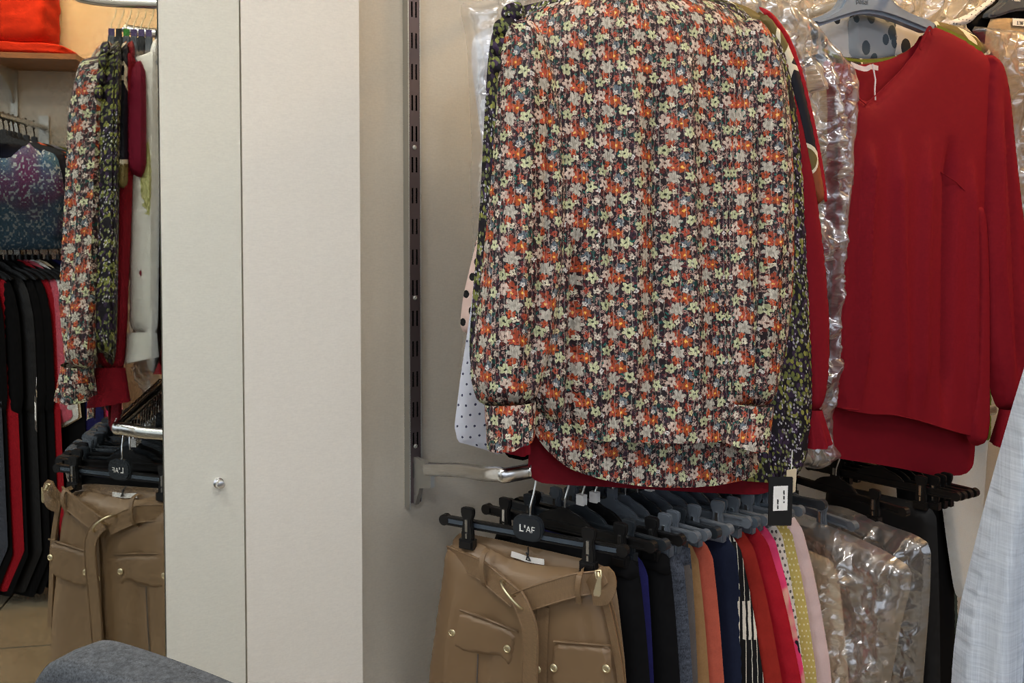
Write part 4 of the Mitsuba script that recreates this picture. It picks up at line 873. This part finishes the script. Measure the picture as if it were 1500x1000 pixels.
put(sk, 'label_string', tube([fk.world(*S([q])[0], w) for q, w in [((772, 802), -.004), ((775, 810), .003), ((773, 818), .005), ((778, 821), .003), ((772, 808), .003)]], .0014, 6), 'm_black', label='black string')
zp = [fk.world(*fk.seen([q], w)[0], w) for q, w in [((872, 836), .052), ((880, 835), .052), ((881, 846), .054), ((874, 848), .054), ((872, 836), .052)]]
z1 = put(sk, 'zip_slider', cat(tube(zp, .0018, 6), tube([fk.world(*fk.seen([(876, 838)], .053)[0], .053), fk.world(*fk.seen([(878, 849)], .058)[0], .058)], .0028, 8)), 'm_gold', smooth=50, label='gold zip slider')
fz = Frame(fk.world(*fk.seen([(878, 846)], .064)[0], .064), fk.phi + 25)
m = extr(Polygon([(-.0025, .002), (.0025, .002), (.0045, -.012), (.0062, -.026), (.0045, -.031), (-.0045, -.031), (-.0062, -.026), (-.0045, -.012)]), .002, .0006)
put(z1, 'pull_tab', m, 'm_gold', smooth=40, to=fz.T() @ T4().rotate([0, 1, 0], 8), label='flat gold pull tab')

# ------------------------------------------------------------------ the other bottoms along the rail
def s_of(px, phi, a):
    """Where on the rail a garment turned phi hangs, if its own coordinate a appears in column px."""
    k = (px - CX) / F; o = R0 + a * np.array([math.cos(math.radians(phi)), math.sin(math.radians(phi)), 0]); return (k * o[1] - o[0]) / (D[0] - k * D[1])
def bottoms(name, cat_, label, m, px, phi, hw=.15, flare=.05, length=.72, T=.018, wave=(.008, 18), hcol='m_black', cap=None, seed=0, top=-.158, hlabel=None, waist=None, gap=.030, legs=False, fold=None):
    global LAST
    s = max(s_of(px, phi, hw), LAST + gap); LAST = s
    fr = Frame(rail_point(s), phi)
    if hlabel: clip_hanger(fr, hlabel, hcol, cap, clips=hw - .028)
    t = thing(name, label, cat_)
    o = [(-hw, top), (-hw * .5, top + .002), (hw * .5, top + .002), (hw, top), (hw + flare * .35, top - .12), (hw + flare * .7, top - .3), (hw + flare, top - length), (-hw - flare, top - length), (-hw - flare * .7, top - .3), (-hw - flare * .35, top - .12)]
    sew(t, 'body', fr, o, m, T=T, R=.03, wave=wave, seed=seed, smooth=1, res=.013, hem=top - length + .02)
    if waist: sew(t, 'waistband', fr, [(-hw, top + .003), (hw, top + .003), (hw + .004, top - .035), (-hw - .004, top - .035)], waist, T=T + .003, R=.02, d0=.002, seed=seed + 1, smooth=0, res=.012)
    return fr, s
LAST = SB + .012
HG = 'plastic clip hangers along the low rail'
bottoms('black_trousers', 'trousers', 'plain black trousers directly behind the brown skirt', 'm_black_cloth', 938, -36, .15, .045, seed=201, hlabel='black clip hanger holding the plain black trousers behind the brown skirt', waist='m_black_cloth')
bottoms('royal_blue_skirt', 'skirt', 'royal blue skirt showing as a sliver between two black garments', 'm_royal', 950, -41, .14, .03, seed=203, hlabel='black clip hanger holding the royal blue skirt', hcol='m_charcoal_plastic', cap='m_white')
bottoms('black_skirt', 'skirt', 'black skirt with a stitched waistband left of the grey tweed skirt', 'm_black_cloth', 980, -38, .155, .04, seed=205, hlabel='black clip hanger holding the black skirt', cap='m_white', waist='m_black_cloth')
bottoms('tweed_skirt', 'skirt', 'dark grey tweed skirt right of the black skirt', 'm_tweed', 1003, -41, .15, .04, seed=207, hlabel='grey clip hanger holding the tweed skirt', hcol='m_grey_plastic', cap='m_grey_plastic')
bottoms('taupe_skirt', 'skirt', 'taupe skirt between the tweed and the coral skirts', 'm_taupe', 1015, -44, .145, .03, seed=209, hlabel='grey clip hanger holding the taupe skirt', hcol='m_grey_plastic', waist='m_tweed')
bottoms('tan_skirt', 'skirt', 'tan skirt just left of the coral skirt', 'm_tan', 1020, -46, .135, .05, seed=211, hlabel='charcoal clip hanger holding the tan skirt', hcol='m_charcoal_plastic')
bottoms('coral_skirt', 'skirt', 'coral skirt left of the wide navy skirt', 'm_coral', 1029, -46, .14, .05, seed=213, hlabel='grey clip hanger holding the coral skirt', hcol='m_grey_plastic', cap='m_white')
bottoms('navy_skirt', 'skirt', 'wide plain navy skirt in the middle of the low rail', 'm_navy', 1070, -36, .15, .04, seed=215, hlabel='grey clip hanger with a white cap holding the navy skirt', hcol='m_grey_plastic', cap='m_white', T=.014)
bottoms('striped_skirt', 'skirt', 'black skirt with cream stripes right of the navy skirt', 'm_stripes', 1080, -42, .14, .09, seed=217, hlabel='dark grey clip hanger holding the striped skirt', hcol='m_grey_plastic_dark')
bottoms('rust_skirt', 'skirt', 'rust red skirt right of the striped skirt', 'm_rust', 1092, -44, .145, .11, seed=219, hlabel='grey clip hanger holding the rust red skirt', hcol='m_grey_plastic')
bottoms('scarlet_trousers', 'trousers', 'scarlet creased trousers between the rust and the pink print skirts', 'm_scarlet', 1112, -40, .145, .12, seed=221, hlabel='grey clip hanger holding the scarlet trousers', hcol='m_grey_plastic', cap='m_grey_plastic', wave=(.010, 26))
bottoms('pink_print_skirt', 'skirt', 'pink and black print skirt right of the scarlet trousers', 'm_pinkblack', 1122, -42, .14, .11, seed=223, hlabel='grey clip hanger holding the pink print skirt', hcol='m_grey_plastic_dark')
bottoms('white_dotted_trousers', 'trousers', 'white dotted trousers left of the pale pink trousers', 'm_white_dotted', 1138, -42, .135, .08, seed=225, hlabel='grey clip hanger holding the white dotted trousers', hcol='m_grey_plastic')
bottoms('yellow_skirt', 'skirt', 'muted yellow skirt between the dotted and the pale pink trousers', 'm_yellow', 1146, -44, .135, .09, seed=227)
bottoms('pale_pink_trousers', 'trousers', 'glossy pale pink trousers left of the clear bag', 'm_palepink', 1158, -40, .13, .10, seed=229, hlabel='charcoal clip hanger holding the pale pink trousers', hcol='m_charcoal_plastic', wave=(.006, 14))
bottoms('cream_trousers', 'trousers', 'cream trousers inside the left clear bag', 'm_cream_cloth', 1232, -60, .135, .06, seed=231, top=-.21, hlabel='grey clip hanger inside the left clear bag', hcol='m_grey_plastic', gap=.05)
fb1 = Frame(rail_point(LAST) - .03 * D + .02 * M, -52); S = fb1.seen
film('clear_trouser_bag', 'clear plastic bag over the cream trousers hanging on the low rail', fb1, S([(1150, 752), (1168, 756), (1200, 764), (1250, 784), (1300, 808), (1337, 832), (1332, 870), (1322, 905), (1312, 960), (1300, 1020), (1296, 1150), (1180, 1150), (1176, 1000), (1168, 900), (1156, 800)]), T=.035, R=.05, seed=21, cr=(.006, 14), res=.005, wave=(.02, 16),
     folds=[(S([(1160, 790), (1230, 830), (1290, 850)]), .008, .014), (S([(1175, 780), (1185, 900), (1200, 1050)]), .012, .014), (S([(1262, 850), (1268, 900), (1262, 930)]), .008, .012)])
bottoms('brown_print_skirt', 'skirt', 'brown and black mottled skirt inside the right-hand clear bag', 'm_mottled', 1310, -58, .14, .04, seed=233, top=-.23, hlabel='black clip hanger inside the right clear bag', gap=.06)
fb2 = Frame(rail_point(LAST) - .03 * D + .02 * M, -52); S = fb2.seen
film('clear_trouser_bag', 'clear plastic bag over the brown mottled skirt left of the black trousers', fb2, S([(1205, 738), (1236, 742), (1270, 756), (1310, 772), (1340, 782), (1364, 797), (1363, 860), (1358, 930), (1352, 1000), (1346, 1150), (1240, 1150), (1230, 900), (1215, 800)]), T=.03, R=.05, seed=23, cr=(.006, 14), res=.005, wave=(.016, 18),
     folds=[(S([(1240, 760), (1300, 790), (1350, 812)]), .010, .014), (S([(1335, 830), (1328, 930), (1320, 1000)]), .010, .012)])
bottoms('dark_grey_trousers', 'trousers', 'dark trousers right of the clear bags', 'm_black_soft', 1378, -46, .13, .02, seed=235, hlabel='black clip hanger holding the dark trousers right of the clear bags', gap=.05)
for i in range(3):
    LAST += .028
    clip_hanger(Frame(rail_point(LAST), -50 - 2 * i), ('first', 'second', 'third')[i] + ' empty black clip hanger right of the clear bags in the dark row', 'm_black', group='empty black clip hangers')
fG = behind(9.0); S = fG.seen
gg = thing('green_striped_trousers', 'dark green striped trousers between the black trousers and the white trouser leg', 'trousers')
sew(gg, 'leg', fG, S([(1340, 640), (1386, 640), (1396, 760), (1402, 900), (1404, 1080), (1340, 1080)]), 'm_greenstripe', T=.015, R=.03, seed=239)
# magenta ribbon loops above the grey hangers
mg = thing('magenta_ribbon_loops', 'magenta hanging loops above the grey clip hangers', 'ribbon')
fm = Frame(rail_point(s_of(1066, -40, 0)) - [0, 0, .0], -40); S = fm.seen
for a, b in (((1055, 752), (1062, 706)), ((1068, 752), (1070, 708))): put(mg, 'strap', ribbon(fm, S3(S, [a, ((a[0]+b[0])/2 - 1, (a[1]+b[1])/2), b], .02), .006), 'm_magenta')

# ------------------------------------------------------------------ grey linen jacket on a rack at the right
fj = Frame(np.array([.921, 1.447, 1.70]), -12); S = fj.seen
lj = thing('linen_jacket', 'pale grey linen jacket at the right edge in front of the red tunic', 'jacket')
sew(lj, 'body', fj, S([(1560, 380), (1600, 340), (1650, 330), (1700, 350), (1750, 420), (1770, 600), (1780, 1200), (1494, 1210), (1494, 1000), (1496, 800), (1499, 640), (1512, 520)]), 'm_linen', T=.04, R=.06, seed=251, smooth=1, res=.013, wave=(.01, 10))
sew(lj, 'sleeve', fj, S([(1580, 370), (1540, 420), (1512, 490), (1500, 532), (1482, 590), (1462, 660), (1440, 740), (1420, 820), (1403, 890), (1394, 960), (1390, 1040), (1388, 1200), (1492, 1210), (1496, 1000), (1502, 800), (1530, 600), (1580, 450)]), 'm_linen', T=.05, R=.06, d0=.006, seed=252, smooth=1, res=.011, wave=(.012, 12),
    folds=[(S([(1500, 600), (1462, 800), (1448, 1100)]), .018, .012), (S([(1470, 700), (1432, 880), (1420, 1100)]), .012, -.008)])
top_hanger(fj, 'grey coat hanger holding the linen jacket', cap='m_black', sx=.55)
rk = thing('garment_rack', 'chrome garment rack just outside the right edge holding the linen jacket', 'garment rack')
zr = 1.70 - .0135
put(rk, 'rail', tube([(fj.o[0], 1.05, zr), (fj.o[0], 1.62, zr)], .011, 12), 'm_chrome', smooth=40)
for y in (1.07, 1.60):
    put(rk, 'post', tube([(fj.o[0], y, 0.03), (fj.o[0], y, zr + .005)], .011, 12), 'm_chrome', smooth=40)
    put(rk, 'foot', box(fj.o[0] - .22, fj.o[0] + .22, y - .015, y + .015, 0, .03), 'm_black')

# ------------------------------------------------------------------ grey chair in front of the mirror
def chair():
    t = thing('grey_chair', 'grey upholstered chair whose rounded backrest rises at the bottom left', 'chair')
    fr = Frame(on_plane(118, 940, np.array([0, 0.98, 0]), np.array([0, -1.0, 0])), -30)
    o = fr.seen([(92, 1010), (99, 985), (108, 964), (121, 947), (138, 938), (158, 938), (192, 948), (236, 963), (292, 984), (340, 1004), (420, 1045), (440, 1120), (440, 1300), (100, 1300), (86, 1100)], -.018)
    poly = Polygon(chaikin(o, 2)); import manifold3d as m3
    th, r = .075, .022; parts = []
    pc = np.array(poly.buffer(-r).exterior.coords[:-1])
    cs = m3.CrossSection([pc], m3.FillRule.EvenOdd)
    layers = []
    for a in np.linspace(-math.pi / 2, math.pi / 2, 9):
        layers.append((r * math.cos(a), (th / 2 - r) * np.sign(a) + r * math.sin(a)))
    hulls = []
    V, Fc = [], []
    ring0 = poly.buffer(-r).exterior; n = 160
    base = np.array([ring0.interpolate(i / n, normalized=True).coords[0] for i in range(n)])
    tg = np.roll(base, -1, 0) - np.roll(base, 1, 0); tg /= np.linalg.norm(tg, axis=1, keepdims=True); nm = np.stack([tg[:, 1], -tg[:, 0]], 1)
    if Polygon(base).exterior.is_ccw is False: nm = -nm
    for off, w in layers: V.append(fr.world(base[:, 0] + off * nm[:, 0], base[:, 1] + off * nm[:, 1], np.full(n, w)))
    for k in range(len(layers) - 1):
        for i in range(n):
            j = (i + 1) % n; Fc += [[k*n+i, k*n+j, (k+1)*n+j], [k*n+i, (k+1)*n+j, (k+1)*n+i]]
    V = np.vstack(V)
    tri = trimesh.creation.triangulate_polygon(Polygon(base), engine='earcut'); vv, ff = tri
    for w, flip in ((layers[0][1], True), (layers[-1][1], False)):
        k = len(V); V = np.vstack([V, fr.world(vv[:, 0], vv[:, 1], np.full(len(vv), w))]); Fc += (ff[:, ::-1] + k if flip else ff + k).tolist()
    m = trimesh.Trimesh(V, np.array(Fc), process=True); m.fix_normals()
    put(t, 'backrest', m, 'm_heather', smooth=40)
    a0, a1 = o[:, 0].min(), o[:, 0].max(); b1 = o[:, 1].min(); zf = fr.o[2] + b1
    mid = (a0 + a1) / 2; hw = .22
    def pt(a, w, z): q = fr.world(a, 0.0, w); return np.array([q[0], q[1], z])
    seat = trimesh.creation.box((.46, .44, .09)); seat = seat.subdivide().subdivide()
    rot = trimesh.transformations.rotation_matrix(math.radians(fr.phi), [0, 0, 1]); seat.apply_transform(rot); c = pt(mid, .22, zf + .02); seat.apply_translation(c)
    put(t, 'seat', seat, 'm_heather')
    for a in (mid - .19, mid + .19):
        for w in (.03, .40): put(t, 'leg', tube([pt(a, w, zf + .03), pt(a, w, 0.0)], .013, 10), 'm_black', smooth=40)
chair()

# ------------------------------------------------------------------ the rack on the side wall that the mirror shows
PSI = math.degrees(math.atan2(MN[0], -MN[1]))
def side(u, v, z): return np.array([*(CORNER + u * M - v * D)[:2], z])
def u_of(px, v):
    """u on the side wall (v in front of it) whose mirror image stands in the photograph's column px."""
    best = min(np.linspace(.2, 2.4, 1101), key=lambda u: abs(CX + F * reflect(side(u, v, 0))[0] / reflect(side(u, v, 0))[1] - px)); return float(best)
def side_frame(u, v, z, phi2=10.0, lean=0.0): return Frame(side(u, v, z), 2 * PSI - 180 - phi2, lean)
def side_arm(u, z, v1, label):
    t = thing('display_arm', label, 'display arm')
    put(t, 'wall_plate', slab(side(u, .0005, 0) - .02 * M, side(u, .0005, 0) + .02 * M, z - .08, z + .05, .012, -D), 'm_steel')
    put(t, 'arm', tube([side(u, .01, z), side(u, v1, z)], .013, 14), 'm_chrome', smooth=40)
    put(t, 'end_plug', tube([side(u, v1 - .003, z), side(u, v1 + .022, z)], [.017, .015], 16), 'm_black', smooth=40, label='black end plug')
UA = u_of(8, .5)
ZL, ZU, VL = 1.445, 1.925, .34
side_arm(UA, ZU - .0145, .58, 'chrome arm carrying the blue and purple tunic seen in the mirror')
lr = thing('side_clothes_rail', 'black clothes rail carrying the dark coats low in the mirror', 'clothes rail')
put(lr, 'rail', tube([side(u_of(-95, VL), VL, ZL - .0125), side(u_of(170, VL), VL, ZL - .0125)], .011, 12), 'm_black', smooth=40)
for q in (-90, 165): put(lr, 'bracket', tube([side(u_of(q, VL), .001, ZL - .05), side(u_of(q, VL), VL, ZL - .0125)], .009, 10), 'm_black', smooth=40)
DR = mikit.ply
def dress_outline(l, w=.21, fl=.05, sl=.06):
    return [(-.06, -.085), (.06, -.085), (w * .6, -.118), (w * .93, -.175), (w + .012, -.25), (w + .02, -.5), (w + fl, -l), (-w - fl, -l), (-w - .02, -.5), (-w - .012, -.25), (-w * .93, -.175), (-w * .6, -.118)]
rackset = [  # column of the hook in the mirror, name, category, label, material, length
    (-68, 'silver_print_dress', 'dress', 'dark dress with a silver print leftmost in the mirror', 'm_tweed', 1.32),
    (-58, 'black_coat', 'coat', 'black coat left of the crimson coat in the mirror', 'm_black_cloth', 1.36),
    (-44, 'crimson_coat', 'coat', 'crimson coat whose edge runs down between black coats in the mirror', 'm_scarlet', 1.34),
    (-37, 'black_coat', 'coat', 'black coat directly right of the crimson coat in the mirror', 'm_black_cloth', 1.36),
    (-16, 'black_coat', 'coat', 'second black coat right of the crimson coat in the mirror', 'm_black_soft', 1.35),
    (-2, 'black_coat', 'coat', 'third black coat right of the crimson coat in the mirror', 'm_black_cloth', 1.37),
    (10, 'black_coat', 'coat', 'black coat just left of the scarlet dress in the mirror', 'm_black_cloth', 1.36),
    (19, 'scarlet_dress', 'dress', 'scarlet dress with a bright shoulder among the dark coats in the mirror', 'm_scarlet', 1.25),
    (29, 'pink_jacket', 'jacket', 'pink jacket peeking out behind the scarlet dress in the mirror', 'm_pink', .7),
    (38, 'cream_jacket', 'jacket', 'cream jacket with a pale shoulder in the mirror', 'm_white_cloth', .7),
    (47, 'cream_jacket', 'jacket', 'second cream jacket behind the first in the mirror', 'm_cream_cloth', .7),
    (57, 'black_dress', 'dress', 'black dress behind the cream jackets in the mirror', 'm_black_cloth', 1.36),
    (70, 'royal_blue_dress', 'dress', 'dark royal blue long dress below the floral cuff in the mirror', 'm_royal', 1.36),
    (86, 'pink_print_dress', 'dress', 'pink and black print dress above the skirt hanger in the mirror', 'm_pinkblack', 1.36)]
SIDE_H = {m: mikit.ply(_tb.copy().apply_translation((0, 0, .028)) if False else _tb, m, smooth=40) for m in ('m_black', 'm_charcoal_plastic')}
lift = T4().translate([0, 0, .028])
_loop = tube([(0.002, .0165 * math.cos(a), -.0165 + .0185 * math.sin(a)) for a in np.linspace(-.9, math.pi + .2, 14)] + [(0, 0, -.05), (0, 0, -.068)], .0026, 6)
SIDE_LOOP = mikit.ply(_loop, 'm_black', smooth=50)
def side_hanger(fr, label):
    t = thing('coat_hanger', label, 'hanger'); X = fr.T()
    put(t, 'body', SIDE_H['m_black'], None, to=X @ lift); put(t, 'hook', SIDE_LOOP, None, to=X); return t
ORD = 'first second third fourth fifth sixth seventh eighth ninth tenth eleventh twelfth thirteenth fourteenth'.split()
for i, (qx, nm, ct, lb, m, l) in enumerate(rackset):
    fr = side_frame(u_of(qx, VL), VL, ZL, -22 + RNG.uniform(-.6, .6))
    side_hanger(fr, f'black coat hanger {ORD[i]} from the left on the dark rail in the mirror')
    t = thing(nm, lb, ct)
    w = {'royal_blue_dress': .25, 'pink_print_dress': .29}.get(nm, .205 + RNG.uniform(-.008, .012))
    sew(t, 'body', fr, dress_outline(l + .045, w, .05), m, T=.008, R=.05, wave=(.004, 14), seed=300 + i, res=.02, smooth=1)
    if ct in ('coat', 'jacket'):
        for sd in ((-1, 1) if 'crimson' not in nm else ()): sew(t, 'sleeve', fr, [(sd * (w - .06), -.15), (sd * (w - .005), -.185), (sd * (w + .03), -.32), (sd * (w + .04), -.68), (sd * (w - .04), -.68), (sd * (w - .06), -.4)], m, T=.014, R=.03, d0=.003, seed=330 + i, res=.02, smooth=1)
upper = [(.50, 'blue_purple_tunic', 'tunic', 'blue and purple mottled tunic fading to navy seen at the left of the mirror', 'm_ikat', .52),
         (.44, 'navy_blouse', 'blouse', 'navy blouse behind the blue and purple tunic in the mirror', 'm_navy', .48),
         (.39, 'coral_blouse', 'blouse', 'coral blouse edge behind the navy blouse in the mirror', 'm_coral', .48),
         (.33, 'black_blouse', 'blouse', 'black blouse behind the coral blouse in the mirror', 'm_black_cloth', .48),
         (.24, 'blue_grey_blouse', 'blouse', 'blue grey blouse at the back of the upper arm in the mirror', 'm_bluegrey', .48),
         (.14, 'olive_blouse', 'blouse', 'olive blouse last on the upper arm in the mirror', 'm_olive', .46)]
for i, (v, nm, ct, lb, m, l) in enumerate(upper):
    fr = side_frame(UA, v, ZU, 14 + RNG.uniform(-3, 3))
    side_hanger(fr, f'black coat hanger on the upper arm in the mirror, holding the {nm.replace("_", " ")}')
    t = thing(nm, lb, ct); w = .172 + .016 * i
    o = dress_outline(l, w, .03); o[0] = (-.09, -.10); o[1] = (.09, -.10); o.insert(1, (0, -.19)) if i == 0 else None
    sew(t, 'body', fr, o, m, T=.018, R=.05, wave=(.006, 14), seed=350 + i, res=.014, smooth=1)
    for sd in (-1, 1): sew(t, 'sleeve', fr, [(sd * (w - .05), -.13), (sd * (w + .01), -.15), (sd * (w + .035), -.26), (sd * (w + .045), -.48), (sd * (w - .03), -.49), (sd * (w - .05), -.35)], m, T=.022, R=.03, d0=.004, seed=370 + i, res=.014, smooth=1)
# shelf with a red folded stack
US = u_of(121, .3); ZS = CAMH + (310 - 88) / F * reflect(side(US, .3, 0))[1]
sh = thing('wall_shelf', 'wooden wall shelf on a metal bracket at the top left of the mirror', 'shelf')
put(sh, 'board', slab(side(US, .36, 0), side(US + 1.2, .36, 0), ZS - .011, ZS + .011, .355, D), 'm_wood')
for uu in (US + .34, US + .95):
    p = [(.002, -.011), (.30, -.011), (.30, -.022), (.16, -.05), (.05, -.10), (.03, -.15), (.002, -.15)]
    m = trimesh.creation.extrude_polygon(Polygon(p), .008, engine='earcut'); v = m.vertices; m.vertices = side(uu, 0, ZS) + v[:, :1] * -D + v[:, 1:2] * Z + v[:, 2:] * M; m.fix_normals()
    put(sh, 'bracket', m, 'm_steel')
    put(sh, 'upright', slab(side(uu - .014, .001, 0), side(uu + .014, .001, 0), .9, 2.7, .014, -D), 'm_steel')
for i, (wx, wy, zz, hh, lb) in enumerate([(.52, .31, 0.0, .045, 'flat red folded fabric lying on the wall shelf in the mirror'), (.42, .28, .046, .34, 'tall red folded bundle on the flat red fabric on the wall shelf in the mirror')]):
    rj = thing('red_folded_fabric', lb, 'folded fabric')
    m = trimesh.creation.box((1, 1, 1))
    for _ in range(5): m = m.subdivide()
    q = m.vertices.copy() * 2; L = np.linalg.norm(q, ord=8, axis=1, keepdims=True); q = q / L
    v = q * np.array([wx, wy, hh]) / 2
    wr = meshkit.fbm(np.stack([v[:, 0] * 9, v[:, 1] * 9, v[:, 2] * 26 + i * 7], 1), 3, i) - .5
    v[:, :2] *= (1 + .09 * wr[:, None]); v[:, 2] = np.maximum(v[:, 2] + .012 * wr, -hh / 2)
    m.vertices = v; c = side(US + (.06 if i == 0 else .13) + wx / 2, .19, ZS + .0125 + zz + hh / 2)
    put(rj, 'fabric', mikit.ply(m, 'm_orange_red', smooth=True), None, to=T4().translate(c.tolist()) @ T4().rotate([0, 0, 1], WPHI - 90))
# words in labels, checked while building
for k, d in labels.items():
    if len(d.get('label', '').split()) > 16: print('long label', k, d['label'])
